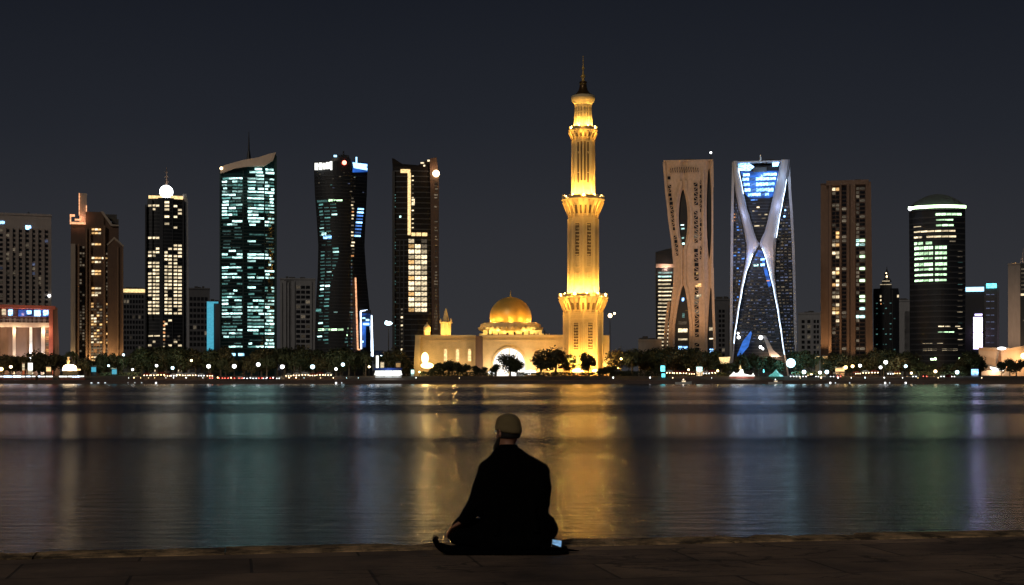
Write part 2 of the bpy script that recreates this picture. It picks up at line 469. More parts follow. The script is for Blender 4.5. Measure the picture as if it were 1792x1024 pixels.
for (x0, x1, hh, Y, sd) in ((300, 560, 34, 1800, 1), (-1500, 2400, 14, 2600, 2)):
    n = 60; pts = []
    vs_, fs_ = [], []
    for k in range(n+1):
        t_ = k/n; x = x0 + (x1-x0)*t_
        z = hh*(math.sin(PI*t_)**.5)*(.8 + .4*mnoise.noise(Vector((t_*6, sd, 0))))
        vs_ += [(x, Y-60, 0), (x, Y, LAND+z), (x, Y+90, 0)]
    for k in range(n):
        for j in range(2): fs_.append((k*3+j, (k+1)*3+j, (k+1)*3+j+1, k*3+j+1))
    h.add(vs_, fs_)
tag(h.build('hills', M['hill'], smooth=True), kind='structure')

# ------------------------------------------------------------------ sites: a thing at its real distance
class Site:
    def __init__(s, name, label, cat, cpx, Y, zb=LAND, group=None):
        s.s = Y/F; s.c = cpx; s.Y = Y; s.zb = zb
        th = math.atan((cpx-896)/F); s.k = math.cos(th)
        s.root = empty(name, ((cpx-896)*s.s, Y, zb), label, cat, group, -th)
    def x(s, px): return (px - s.c)*s.s*s.k
    def z(s, py): return CZ + (HZ - py)*s.s - s.zb
    def box(s, mb, a, b, t, u, y0, y1): mb.box(s.x(a), s.x(b), y0, y1, min(s.z(t), s.z(u)), max(s.z(t), s.z(u)))
    def part(s, name, mat, rects, y0=0, y1=20, parent=None, label=None):
        mb = MB()
        for r in rects:
            s.box(mb, r[0], r[1], r[2], r[3], y0, y1)
        return mb.build(name, mat, parent or s.root, label=label)
    def poly(s, name, mat, pts, y0=0, y1=20, parent=None, label=None):
        mb = MB(); mb.prism([(s.x(a), s.z(b)) for a, b in pts], y0, y1)
        return mb.build(name, mat, parent or s.root, label=label)
    def loft(s, name, mat, st, depth, bulge=0, n=10, smooth=False, taper=0, parent=None):
        """st: rows (py, xl, xr) top to bottom; the front bows out by bulge metres"""
        s.st, s.bulge = st, bulge
        mb = MB(); vs_, fs_ = [], []
        for py, xl, xr in st:
            for k in range(n+1):
                t_ = -1 + 2*k/n
                vs_.append((s.x((xl+xr)/2 + t_*(xr-xl)/2), -bulge*(1-t_*t_), s.z(py)))
            vs_.append((s.x(xr - 2), depth, s.z(py))); vs_.append((s.x(xl + 2), depth, s.z(py)))
        m_ = n + 3
        for r in range(len(st)-1):
            for k in range(m_):
                j = (k+1) % m_
                fs_.append((r*m_+k, (r+1)*m_+k, (r+1)*m_+j, r*m_+j))
        fs_.append(tuple(range(m_))); fs_.append(tuple((len(st)-1)*m_+k for k in range(m_))[::-1])
        mb.add(vs_, fs_)
        return mb.build(name, mat, parent or s.root)
    def span(s, py):
        st = s.st
        for a, b in zip(st, st[1:]):
            if a[0] <= py <= b[0]:
                t_ = (py-a[0])/(b[0]-a[0] or 1)
                return a[1]+(b[1]-a[1])*t_, a[2]+(b[2]-a[2])*t_
        return (st[0][1:] if py < st[0][0] else st[-1][1:])
    def yf(s, px, py):
        a, b = s.span(py); t_ = max(-1, min(1, (2*px-a-b)/(b-a)))
        return -s.bulge*(1-t_*t_)
    def bands(s, mat, pys, h=.5, proud=.35, inset=0, name='floor_band', depth=1.2, n=8):
        mb = MB()
        for py in pys:
            a, b = s.span(py); a += inset; b -= inset
            z0, z1 = s.z(py) - h/2, s.z(py) + h/2
            vs_ = []
            for z_ in (z0, z1):
                for k in range(n+1):
                    px = a + (b-a)*k/n
                    vs_.append((s.x(px), s.yf(px, py) - proud, z_))
                for k in range(n, -1, -1):
                    px = a + (b-a)*k/n
                    vs_.append((s.x(px), s.yf(px, py) - proud + depth, z_))
            m_ = 2*(n+1)
            mb.add(vs_, [tuple(range(m_-1, -1, -1)), tuple(range(m_, 2*m_))] + [(k, (k+1) % m_, m_+(k+1) % m_, m_+k) for k in range(m_)])
        return mb.build(name, mat, s.root)
    def panes(s, rects, mat=None, name='window', proud=.22, d=.9, cap=100, parent=None):
        """rects (x0,x1,y0,y1[,material]); the largest 100 are parts of their own, the rest one piece"""
        par = parent or s.root
        rects = sorted(rects, key=lambda r: -(r[1]-r[0])*(r[3]-r[2]))
        rest = MB()
        for i, r in enumerate(rects):
            m_ = M[r[4]] if len(r) > 4 else M[mat]
            mb = MB() if i < cap else rest
            mb.use(m_)
            xm = (r[0]+r[1])/2; ym = (r[2]+r[3])/2
            y_ = s.yf(xm, ym) if hasattr(s, 'st') else 0
            # follow the bow of the front
            ya = (s.yf(r[0], ym) if hasattr(s, 'st') else 0) - proud
            yb = (s.yf(r[1], ym) if hasattr(s, 'st') else 0) - proud
            x0, x1, z0, z1 = s.x(r[0]), s.x(r[1]), s.z(r[3]), s.z(r[2])
            ox, oz = ((x0+x1)/2, (z0+z1)/2) if i < cap else (0, 0)
            oy = y_ if i < cap else 0
            mb.add([(x0-ox, ya-oy, z0-oz), (x1-ox, yb-oy, z0-oz), (x1-ox, yb+d-oy, z0-oz), (x0-ox, ya+d-oy, z0-oz),
                    (x0-ox, ya-oy, z1-oz), (x1-ox, yb-oy, z1-oz), (x1-ox, yb+d-oy, z1-oz), (x0-ox, ya+d-oy, z1-oz)],
                   [(0,3,2,1),(4,5,6,7),(0,1,5,4),(1,2,6,5),(2,3,7,6),(3,0,4,7)])
            if i < cap: mb.build(name, None, par, loc=(ox, oy, oz))
        if rest.f: tag(rest.build(name, None, par), kind='stuff')

def fr(a, b, st):
    out = []
    while a < b: out.append(a); a += st
    return out
def lit_rows(rng, cols, rows, h, prob, mats, gap=.8, split=(1, 3)):
    """rows of lit panes, broken where rooms are dark; prob(col, py) gives the chance"""
    out = []
    for (a, b) in cols:
        for py in rows:
            n = rng.randint(*split); w_ = (b-a)/n
            for k in range(n):
                if rng.random() < prob((a+b)/2, py):
                    x0 = a + k*w_ + gap/2; x1 = a + (k+1)*w_ - gap/2
                    if rng.random() < .3: x0 += rng.uniform(0, .3)*(x1-x0)
                    if rng.random() < .3: x1 -= rng.uniform(0, .3)*(x1-x0)
                    m_ = mats if isinstance(mats, str) else rng.choices([q[0] for q in mats], [q[1] for q in mats])[0]
                    hh = h*rng.uniform(.75, 1.05)
                    out.append((x0, x1, py, py+hh, m_))
    return out
def antenna(S, px, pt, pb, r=.35, y=6, mat='black_metal', lamp=None):
    mb = MB(); z0, z1 = S.z(pb), S.z(pt)
    mb.tube((S.x(px), y, z0), (S.x(px), y, z0+(z1-z0)*.45), r*1.8, r, 8)
    mb.tube((S.x(px), y, z0+(z1-z0)*.45), (S.x(px), y, z1), r, r*.35, 6)
    for f_ in (.2, .45, .7): mb.box(S.x(px)-r*3, S.x(px)+r*3, y-r, y+r, z0+(z1-z0)*f_, z0+(z1-z0)*f_+.3)
    a = mb.build('antenna', M[mat], S.root)
    if lamp:
        b = MB(); b.ball((S.x(px), y, z1+.3), .6); b.build('beacon', M[lamp], a)
    return a
def light(kind, loc, power, col, target=None, size=35, blend=.6, rad=.4, name='fill_light', parent=None):
    # lamps that wash a wall are shielded toward the bay: a wide cone onto what they light
    if kind == 'POINT' and (target or loc[1] < -.5 or name in ('lamp_light', 'bulb_light', 'flood_spill')):
        kind, size, blend = 'SPOT', 168, .25
        target = target or (loc[0], loc[1]+10, loc[2]+1.2)
    l = bpy.data.lights.new(name, kind); l.energy = power; l.color = col; l.shadow_soft_size = rad
    if kind == 'SPOT': l.spot_size = R(size); l.spot_blend = blend
    o = bpy.data.objects.new(name, l); COL.objects.link(o)
    o.parent = parent; o.location = loc
    if target:
        d = Vector(target) - Vector(loc)
        o.rotation_euler = d.to_track_quat('-Z', 'Y').to_euler()
    return o
def clutter(S, rng, x0, x1, py, n, y0=3, y1=18, hmax=3):
    """plant rooms, tanks and ducts on a roof"""
    mb = MB(); z = S.z(py)
    for _ in range(n):
        w_ = rng.uniform(1.5, 5); a = rng.uniform(S.x(x0), S.x(x1)-w_); y = rng.uniform(y0, y1)
        mb.box(a, a+w_, y, y+rng.uniform(2, 4), z-.4, z+rng.uniform(1, hmax))
    return mb.build('roof_plant', M['roof'], S.root)

# ---- B0 hotel block, far left
def hotel():
    S = Site('hotel_tower', 'broad beige slab hotel with many small unlit windows behind the red framed building', 'tower', 35, 900)
    S.part('wall', M['hotel'], [(-30, 90, 375, 665)], 0, 26)
    S.part('parapet', M['hotel'], [(-31, 91, 373.5, 377)], -.5, 27)
    pl = [(x, x+5.2, 399, 660) for x in (-27, -13.5, 5.5, 17, 27.5, 39, 51, 62, 73, 85)]
    S.part('pilaster', M['hotel'], pl, -.9, .1)
    rng = random.Random(2); rc = []
    for (a, b) in ((-21.5,-14), (-7.5,5), (10.8,16.5), (22.3,27), (33, 38.5), (44.5,50.5), (56.5,61.5), (67.5,72.5), (78.5,84.5)):
        for y in fr(402, 602, 8.2):
            r = rng.random()
            m_ = 'window_dark' if r < .88 else ('w_dim' if r < .97 else 'w_dimblue')
            rc.append((a+.3, b-.3, y, y+4.7, m_))
    rc = [r for r in rc if not (45 < r[0] < 50 and r[2] < 404)]
    rc.append((44.8, 54, 394.5, 401, 'w_sky')); rc.append((-4, 8, 388, 393, 'w_sky'))
    S.panes(rc)
    clutter(S, rng, -20, 80, 375, 7, hmax=2.2)
    antenna(S, 50, 368, 375, .2)
    b = MB(); b.ball((S.x(86.5), -1, S.z(517)), .9); b.build('wall_lamp', M['hot_white'], S.root)
hotel()

# ---- B1 red framed building
def red_building():
    S = Site('red_framed_building', 'low building with a red frame, tall pale columns and a blue lit upper gallery', 'building', 30, 650)
    r = S.root
    S.poly('frame', M['red'], [(-40, 533), (97, 535), (97, 541), (-40, 539)], -2, 22)
    S.part('frame', M['red'], [(86, 93, 541, 664)], -2, 3, label='orange red corner pier')
    S.poly('side_wall', M['brown_dark'], [(93, 535.5), (101, 538), (106, 662), (93, 662)], -1.4, 22)
    S.part('back_wall', M['brown_dark'], [(-40, 93, 541, 662)], 4, 21)
    S.part('floor_slab', M['beige'], [(-40, 86, 564.5, 572.5)], -1.6, 4)
    lights = []
    # gallery
    S.part('gallery_glow_wall', M['inner_blue'], [(32, 85, 541.5, 553)], 3, 3.9)  # blue gallery light is put into the wall as its own glow
    rc = [(3, 10, 541, 551.5, 'w_warm'), (14.5, 22, 542, 552, 'w_sky'), (47, 55, 543, 549, 'w_sky'), (60, 71, 542, 552.5, 'sign_blue'), (76, 85, 542, 551, 'w_sky'), (-14, -4, 541.5, 551, 'w_warm')]
    S2 = MB()
    for q in rc: S.panes([q], proud=-2.7, d=.25, name='window')
    rng = random.Random(5)
    rail = MB()
    for k in range(30):
        x = -38 + k*4.2
        S.box(rail, x, x+.5, 560, 564.6, -1.3, -1.1)
    S.box(rail, -40, 86, 559.6, 560.2, -1.35, -1.05); rail.build('railing', M['steel'], r)
    ub = MB()
    for x in (5, 16, 24, 36, 44, 51, 58, 66, 76):
        S.box(ub, x, x+4, 555+rng.uniform(0,2), 564.6, .3, 1.3)
        S.box(ub, x-1.2, x+5.2, 553.6, 554.6, -.5, 2.2)
    ub.build('gallery_furniture', M['beige'], r)
    # columns flare toward the base
    for (x, w0, w1, lab) in ((-4, 5, 5, None), (24.8, 5.5, 5.2, None), (54, 5, 8.5, 'white column flaring at its foot'), (75.5, 6.5, 7, None)):
        mb = MB(); st = []
        for k in range(9):
            t_ = k/8; w_ = w0 + (w1-w0)*(t_**3); st.append((S.x(x-w_/2), S.x(x+w_/2), S.z(572.5 + t_*90)))
        pts = [(a, z) for a, b, z in st] + [(b, z) for a, b, z in reversed(st)]
        mb.prism(pts, -1.2, 1.2); mb.build('column', M['white_paint'] if lab else M['beige'], r, label=lab)
    S.part('bay_panel', M['brown'], [(79.5, 86, 572.5, 662)], 1, 3.9)
    S.panes([(80, 85.5, 577+k*11, 583+k*11, m_) for k, m_ in enumerate(('w_dim', 'w_orange', 'w_dim', 'w_orange', 'w_dim', 'w_orange'))], proud=-.8, d=.3)
    W = (1, .72, .45)
    for x, p in ((24.8, 2600), (75.5, 3200), (-4, 2600), (10, 900), (40, 1200)):
        light('POINT', (S.x(x), -5, S.z(640)), p, W, parent=r, name='column_uplight')
        light('POINT', (S.x(x+2), -3.2, S.z(580)), p*.45, W, parent=r, name='beam_light')
    light('POINT', (S.x(54), -4.5, S.z(632)), 6500, (.9, .9, 1), parent=r, name='column_uplight')
    for x in (10, 40, 70): light('POINT', (S.x(x), -.2, S.z(549)), 260, (1, .55, .4), parent=r, name='gallery_light')
    light('SPOT', (S.x(90), -16, S.z(645)), 9000, (1, .45, .3), (S.x(88), 0, S.z(545)), 60, parent=r, name='pier_uplight')
    light('SPOT', (S.x(10), -22, S.z(650)), 9000, (1, .4, .3), (S.x(20), 0, S.z(530)), 60, parent=r, name='cornice_uplight')
red_building()

# ---- B2 brown tower with lit roof sign
def brown_sign_tower():
    S = Site('brown_office_tower', 'stepped brown tower with an orange lit chimney like sign on its roof corner', 'tower', 170, 850)
    r = S.root
    S.part('wall', M['brown_dark'], [(124, 150, 392, 662)], 1.5, 26)
    S.part('wall', M['brown_dark'], [(150, 182, 371, 662)], 0, 28)
    S.poly('wall', M['brown_dark'], [(182, 372), (196, 393), (208, 393), (208, 662), (182, 662)], 1, 28)
    S.poly('wall', M['brown_dark'], [(188, 426), (200, 415), (216, 429), (216, 662), (188, 662)], -1, 20)
    S.poly('roof', M['beige'], [(187, 427.5), (200, 414), (217, 429), (216, 432), (200, 418), (188, 430)], -1.5, 20)
    S.poly('roof_edge', M['beige'], [(176, 370), (181, 370), (197, 392), (208, 392.5), (208, 395), (194, 395)], -.5, 2)
    S.part('pilaster', M['beige'], [(124, 132, 428, 662)], -.8, 1.6)
    S.part('pilaster', M['brown'], [(136, 138.5, 428, 662), (150, 152.5, 400, 662), (156, 158.5, 400, 662), (181, 184, 395, 662), (205, 207.5, 432, 662), (213, 216, 432, 662)], -1.9, 0.2)
    sg = S.part('roof_sign', M['beige'], [(139, 152, 339, 392)], 1, 5)
    S.part('roof_sign', M['sign_orange'], [(122.5, 151, 389.5, 393), (122.5, 131, 376.5, 379.5), (122.5, 124.5, 379, 390)], .2, 3, label='orange light strips round the sign base')
    S.part('light_strip', M['sign_orange'], [(138, 139.3, 339, 378), (150.5, 152, 360, 392), (131, 140, 384, 387)], .3, 1.2, sg)
    rng = random.Random(11); rc = []
    for y, full in ((400, 1), (406.5, 1), (426, 1), (450, 2), (457, 1), (473, 1), (478, .6), (503, 1), (511, 1), (515, .6)):
        rc += [(160.5 + k*5.6, 165.3 + k*5.6, y, y+3.2, rng.choice(['w_warm', 'w_warm', 'w_gold'])) for k in range(3) if rng.random() < full]
        if full == 2: rc += [(178, 181, y, y+3, 'w_warm'), (184.5, 197, y, y+2.8, 'w_gold')]
    for y in fr(530, 640, 5.2):
        for k in range(4):
            if rng.random() < .75: rc.append((159.5+k*5, 163.6+k*5, y, y+3, rng.choice(['w_dim', 'w_gold', 'w_warm', 'w_dim'])))
        for x in (139.5, 144.5):
            rc.append((x, x+3.2, y, y+2.8, rng.choice(['w_dim', 'window_dark'])))
    for y in fr(432, 640, 5.2):
        for x in (186, 191.5, 197.5, 208.5):
            rc.append((x, x+3.6, y, y+2.8, rng.choice(['w_dim', 'w_dim', 'window_dark', 'window_dark', 'w_gold' if y > 500 else 'w_dim'])))
        if y < 530:
            for x in (139.5, 144.5): rc.append((x, x+3.2, y, y+2.8, rng.choice(['w_dim', 'window_dark', 'window_dark'])))
    S.panes(rc, proud=.35, d=2.6)
    S.part('canopy', M['roof'], [(181, 205, 372, 380), (196, 208, 380, 393)], 8, 20)
    G = (1, .66, .28)
    for x in (158, 172, 186, 202, 128):
        light('SPOT', (S.x(x), -5, S.z(640)), 13000 if x > 140 else 5000, G, (S.x(x), 1, S.z(520)), 70, parent=r, name='facade_uplight')
    light('POINT', (S.x(141), -2, S.z(383)), 900, (1, .45, .25), parent=r, name='sign_light')
    light('POINT', (S.x(128), -1, S.z(385)), 400, (1, .35, .25), parent=r, name='sign_light')
brown_sign_tower()

# ---- plain blocks far behind
def plain_block(name, label, cpx, Y, rects, mat, wins=None, wmat='window_dark', fins=None, extra=None, cap=100):
    S = Site(name, label, 'office block', cpx, Y)
    for q in rects: S.part('wall', M[mat], [q], 0, 22)
    x0, x1, t0 = rects[0][0], rects[0][1], rects[0][2]
    S.part('parapet', M[mat], [(x0-.4, x1+.4, t0-1, t0+1.6)], -.6, 22.5)
    if fins: S.part('fin', M[mat], fins, -1.1, .1)
    rng = random.Random(int(cpx))
    if wins:
        rc = []
        for (a, b, t, u, nx, dy) in wins:
            w_ = (b-a)/nx
            for y in fr(t, u, dy):
                for k in range(nx):
                    m_ = wmat if rng.random() < .93 else 'w_dim'
                    rc.append((a+k*w_+.8, a+(k+1)*w_-.8, y, y+dy*.62, m_))
        S.panes(rc, cap=cap)
    clutter(S, rng, x0+1, x1-1, t0, 4, hmax=2.5)
    return S
S = plain_block('grey_block', 'grey block with a glowing cream roof line right of the stepped brown tower', 234, 1100,
    [(213, 254, 505, 662)], 'concrete_dark', [(216, 252, 516, 610, 7, 9)])
S.part('light_band', M['strip_gold'], [(214, 254, 506, 512)], -.8, .2)
S = plain_block('grey_block', 'dim grey block just right of the globe topped tower', 347, 1100,
    [(328, 367, 505, 662)], 'concrete_dark', [(331, 364, 520, 610, 5, 10)])
S = plain_block('cyan_lit_block', 'narrow block with one bright cyan lit edge left of the teal glass tower', 371, 1000,
    [(362, 384, 528, 662)], 'concrete_dark')
S.part('light_panel', M['cyan'], [(362, 374, 528, 622)], -.8, -.05)
S.part('light_panel', M['cyan'], [(374, 382, 528, 531)], -.8, -.05)
S = plain_block('grey_block', 'pale grey ribbed block between the teal glass tower and the waisted tower', 520, 1100,
    [(490, 552, 488, 662), (497, 514, 488, 662)], 'concrete', [(517.5, 543, 500, 618, 3, 8.6)],
    fins=[(490, 494, 495, 662), (497, 501, 492, 662), (503, 506, 495, 662), (510, 516, 492, 662), (543.5, 546, 492, 662)])
S = plain_block('pale_block', 'low pale block standing left of the beige lattice tower', 1137, 760,
    [(1117, 1158, 595, 662)], 'beige')
S = plain_block('grey_block', 'grey ribbed block between the beige lattice tower and the X braced tower', 1265, 1050,
    [(1247, 1283, 524, 662)], 'concrete_dark', [(1257, 1269, 542, 640, 2, 8.5)], fins=[(1253, 1256, 535, 662), (1270.5, 1275, 535, 662)])
S = plain_block('grey_block', 'small pale grey block right of the X braced tower', 1416, 1050,
    [(1397, 1438, 548, 662)], 'concrete', [(1402, 1409, 560, 640, 1, 9), (1412, 1419, 560, 640, 1, 9), (1423, 1434, 560, 640, 2, 9)], fins=[(1398.5, 1401.5, 552, 662), (1409, 1411.5, 556, 662), (1419.5, 1422.5, 556, 662)])
S = plain_block('grey_block', 'narrow grey block between the small spired tower and the round topped tower', 1582, 1100,
    [(1572, 1592, 526, 662), (1583, 1595, 545, 662)], 'concrete')

# ---- B3 tower with glowing globe
def globe_tower():
    S = Site('globe_tower', 'slim dark tower with a glowing white globe and thin mast on top', 'tower', 291, 850)
    r = S.root
    S.loft('wall', M['glass_dark'], [(347, 259, 322), (380, 254.5, 324), (662, 253, 325)], 26, 2)
    S.part('light_band', M['strip_gold'], [(260, 284, 343.5, 348.5), (298, 320, 343, 348.5)], -1.6, 5)
    S.poly('corner_fin', M['steel'], [(320, 339), (326, 338), (329, 352), (332, 662), (325, 662), (324, 360)], -.5, 20)
    S.part('pilaster', M['spandrel'], [(254, 256.5, 360, 662), (279.5, 285.5, 349, 662), (301.5, 302.8, 350, 662), (319.5, 322, 350, 662), (266, 266.8, 350, 560)], -2.6, 1)
    S.part('globe_base', M['steel'], [(284, 298, 344, 349)], 2, 8)
    b = MB(); b.ball((S.x(291), 5, S.z(334)), 4.0, 20, 14); g_ = b.build('globe', M['hot_white'], r, True)
    antenna(S, 291.5, 290, 323, .32, 5, 'brown')
    rng = random.Random(21); rc = []
    colL = [(259.5, 265), (267.5, 272), (273, 278.5)]; colR = [(288, 293), (294.5, 300.5), (304, 310), (311.5, 318)]
    for i, y in enumerate(fr(353, 655, 6.25)):
        if y < 430: pl, pr = ((.8, .7) if i in (1,) else (.08, .22))
        elif y < 460: pl, pr = .6, .75
        elif y < 548: pl, pr = .95, .96
        elif y < 560: pl, pr = .0, .1
        else: pl, pr = .05, .12
        if 411 < y < 420: pl = .9
        for c in colL:
            if rng.random() < pl: rc.append((c[0], c[1], y, y+3.3, 'w_warm'))
        for c in colR:
            if rng.random() < pr and not (c[0] < 302 and y < 430): rc.append((c[0], c[1], y, y+3.3, 'w_warm'))
        if y < 400 and rng.random() < .6: rc.append((288, 296, y, y+3.5, 'w_warm'))
    for y in fr(562, 650, 6.25):
        rc.append((285.5, 289, y, y+3, rng.choice(['w_orange', 'w_dim', 'w_warm'])))
        if y > 575: rc += [(c, c+4, y, y+3, 'w_dim') for c in (292, 304, 311) if rng.random() < .5]
    rc += [(260, 268, 587, 589.5, 'w_warm'), (270, 280, 587, 589, 'w_warm')]
    S.panes(rc, proud=.3)
    S.bands(M['spandrel'], [y+5.1 for y in fr(353, 655, 6.25)], .7, .15, 1)
    light('POINT', (S.x(291), -3, S.z(338)), 3500, (.95, 1, 1), parent=r, name='globe_light')
globe_tower()

# ---- B4 teal glass tower
def teal_tower():
    S = Site('teal_glass_tower', 'wide teal lit glass tower with a slanted top and a dark mast', 'tower', 434, 800)
    r = S.root
    st = [(305, 385.5, 483), (400, 385, 484), (662, 386, 485)]
    S.loft('wall', M['glass_teal'], st, 30, 3, n=14)
    S.poly('crown', M['beige'], [(385.5, 306), (386, 295), (394, 291), (425, 281.5), (452, 276), (472, 269), (483, 266.5), (478, 280), (462, 291), (432, 292), (410, 296), (394, 303)], -2.6, 3)
    S.poly('crown_glass', M['glass_teal'], [(388, 305), (394, 303), (410, 296), (432, 292), (462, 291), (478, 280), (483, 267), (483, 306)], 0, 26)
    S.part('corner_pier', M['spandrel_teal'], [(384.5, 387, 293, 662), (480.5, 484.5, 272, 662)], -.8, 4)
    mb = MB(); mb.tube((S.x(435.5), 6, S.z(292)), (S.x(435.5), 6, S.z(262)), 2.0, .7, 8); mb.tube((S.x(435.5), 6, S.z(262)), (S.x(435.5), 6, S.z(227)), .55, .15, 8)
    mb.build('antenna', M['black_metal'], r)
    b = MB(); b.ball((S.x(387.5), -2.6, S.z(297)), .8); b.build('beacon', M['hot_warm'], r)
    rng = random.Random(31)
    def prob(x, y):
        if y < 310: return .8 if x > 436 else .35
        if y < 372: return .93
        if y < 398: return .6
        if y < 438: return .10
        if y < 484: return .55
        if y < 490: return .95
        if y < 502: return .05
        return .72
    rows = fr(295, 606, 5.75)
    rc = []
    for y in rows:
        yy = y
        left = lit_rows(rng, [(388.5, 424.5 if y > 302 else 420)], [yy], 3.2, prob, [('w_cool', 7), ('w_teal', 5)], .5, (1, 4)) if y > 312 or rng.random() < .5 else []
        if y < 312: left = [(max(q[0], 405), max(q[1], 408), *q[2:]) for q in left]
        right = lit_rows(rng, [(433 if y > 300 else 445, 462), (463.5, 480)], [yy], 3.2, prob, [('w_cool', 8), ('w_teal', 4)], .5, (1, 3))
        rc += left + right
    for y in rows:                       # faint rooms behind the dark bays
        for (a, b) in ((389, 405), (407, 424), (434, 461), (464, 480)):
            if y > 312 and rng.random() < .5: rc.append((a+rng.uniform(0, 4), b-rng.uniform(0, 4), y+.6, y+2.4, 'w_dimteal'))
    rc += [(395, 412, 618.5, 623, 'sign_blue'), (417, 427, 618.5, 623, 'sign_blue'), (448, 454, 618.5, 622, 'sign_blue')]
    seen = []; out = []
    for q in rc:                         # a faint room never overlaps a lit pane
        if q[4] == 'w_dimteal' and any(abs(q[2]-p[2]) < 4 and q[0] < p[1] and q[1] > p[0] for p in seen): continue
        if q[4] != 'w_dimteal': seen.append(q)
        out.append(q)
    S.panes(out, proud=.3)
    S.bands(M['spandrel_teal'], [y+5 for y in rows if y > 302], .45, .45, 1)
    for x in (425.5, 462.7):
        mb = MB()
        for y in fr(300, 640, 20):
            w_ = 1.6 if x < 430 and (340 < y < 400 or 470 < y < 560) else .6
            mb.box(S.x(x-w_), S.x(x+w_), S.yf(x, y)-.6, S.yf(x, y)+.6, S.z(y+20), S.z(y))
        mb.build('mullion', M['spandrel_teal'], r)
    light('SPOT', (S.x(420), -30, S.z(420)), 30000, (1, .8, .65), (S.x(430), 0, S.z(285)), 45, parent=r, name='crown_light')
teal_tower()

# ---- B6 dark waisted tower
def waisted_tower():
    S = Site('waisted_glass_tower', 'dark glass tower with a narrow waist and bright signs on both top corners', 'tower', 598, 820)
    r = S.root
    st = [(284, 549, 643), (300, 549.5, 643), (340, 551, 642), (380, 554, 640), (430, 557, 638), (480, 556, 641), (530, 553, 646), (580, 551.5, 650), (662, 550.5, 652)]
    S.loft('wall', M['glass_dark'], st, 30, 4, n=14)
    S.loft('crown', M['black_metal'], [(276, 584, 612), (284, 578, 616)], 14, 1)
    S.st, S.bulge = st, 4
    # words too blurred to read: the light shapes of the two signs
    sg = MB(); zz = S.z
    for (a, b, t, u) in ((551, 557, 288, 299.5), (558.5, 564, 287.3, 299), (565.2, 569.5, 287.8, 298), (570.5, 575.2, 286.4, 297.6), (576, 578, 285.6, 297.2), (578, 581.4, 284.6, 299.4), (551, 581.2, 291, 293.6)):
        sg.box(S.x(a), S.x(b), -4.2, -2.6, zz(u), zz(t))
    sg.build('sign', M['sign_white'], r, label='white lit sign on the left corner')
    pl = MB(); pl.prism([(S.x(615), zz(283.5)), (S.x(643), zz(287)), (S.x(643), zz(301)), (S.x(615), zz(303))], -3.2, -1.8)
    sp = pl.build('sign_board', M['inner_blue'], r)
    sg = MB()
    sg.prism([(S.x(617), zz(285.8)), (S.x(642.5), zz(288.5)), (S.x(642.5), zz(291.8)), (S.x(640), zz(293)), (S.x(642.6), zz(295)), (S.x(642.6), zz(298.8)), (S.x(619), zz(295))], -3.9, -3.3)
    sg.build('sign', M['sign_blue'], sp)
    mb = MB(); mb.box(S.x(622.4), S.x(625), -3.4, -2.6, zz(286), zz(276)); mb.build('beacon', M['sign_blue'], r)
    mb = MB(); mb.box(S.x(584), S.x(589.5), 0, 1, zz(274.6), zz(271.6)); mb.build('beacon', M['sign_blue'], r)
    b = MB(); b.ball((S.x(602.6), -4.2, zz(286.5)), 1.25); b.build('beacon', M['hot_red'], r, label='red warning lamp')
    mb = MB()
    mb.tube((S.x(601), 5, zz(277)), (S.x(601), 5, zz(262)), .8, .4); mb.tube((S.x(597), 6, zz(277)), (S.x(597), 6, zz(268)), .4)
    mb.tube((S.x(607), 4, zz(270)), (S.x(598), 6, zz(270)), .35); mb.box(S.x(590), S.x(611), 2, 9, zz(276.5), zz(271))
    mb.build('antenna', M['black_metal'], r)
    rng = random.Random(41); rc = []
    for y in fr(352, 600, 5.9):
        a, b = S.span(y)
        right = 594 - max(0, (y-450))*.35
        pL = .85 if y < 358 else (.5 if y < 470 else .32)
        for (c, d_) in ((a+4, a+13), (a+14, a+24), (a+25, min(a+37, right))):
            if d_ <= c: continue
            rr = rng.random()
            dark = (380 < y < 430 and c > a+20)
            if rr < pL and not dark: rc.append((c+rng.uniform(0, 2), d_-rng.uniform(0, 2), y, y+rng.uniform(1.6, 3), rng.choice(['w_teal', 'w_teal', 'w_cool', 'w_dimteal', 'w_dimteal'])))
            elif rr < .9 and not dark: rc.append((c+rng.uniform(0, 3), d_-rng.uniform(0, 2), y+.4, y+1.7, 'w_dimteal'))
    rc += [(563, 571, 408, 413, 'w_cool'), (566, 580, 414, 419, 'w_sky'), (553, 562, 541, 546, 'w_teal'), (555, 573, 351.5, 355, 'w_teal'), (575, 582, 350.5, 354, 'w_green'), (584, 599, 350.5, 353.5, 'w_green')]
    for k in range(4): rc.append((557+k*11.3, 567+k*11.3, 575.5, 579, 'w_green'))
    rc.append((584, 618, 546.2, 547.6, 'w_cool'))
    for y in fr(347, 450, 5.9):
        rc.append((614+rng.uniform(0, 2), 618+rng.uniform(0, 3), y, y+2.3, rng.choice(['w_orange', 'w_dim', 'w_warm'])))
        if 362 < y < 412: rc.append((626-(y-362)*.12, 637-(y-362)*.12, y, y+2.6, rng.choice(['w_blue', 'w_blue', 'w_sky'])))
    for y in fr(450, 620, 5.9):
        rc.append((614, 616.5, y, y+2, rng.choice(['w_dim', 'w_dimblue', 'w_dimteal'])))
        if rng.random() < .5 and y > 540: rc.append((602+rng.uniform(0, 6), 607+rng.uniform(0, 6), y, y+2.6, rng.choice(['w_green', 'w_dimteal'])))
    for _ in range(14): x, y = rng.uniform(553, 640), rng.uniform(303, 345); rc.append((x, x+rng.uniform(1.5, 4), y, y+1.2, rng.choice(['w_dimteal', 'w_dimblue', 'w_dim'])))
    S.panes(rc, proud=.3)
    S.bands(M['spandrel'], [y+4.4 for y in fr(305, 640, 5.9)], .3, .3, 1)
    # lit entrance frame at the right foot
    en_ = MB()
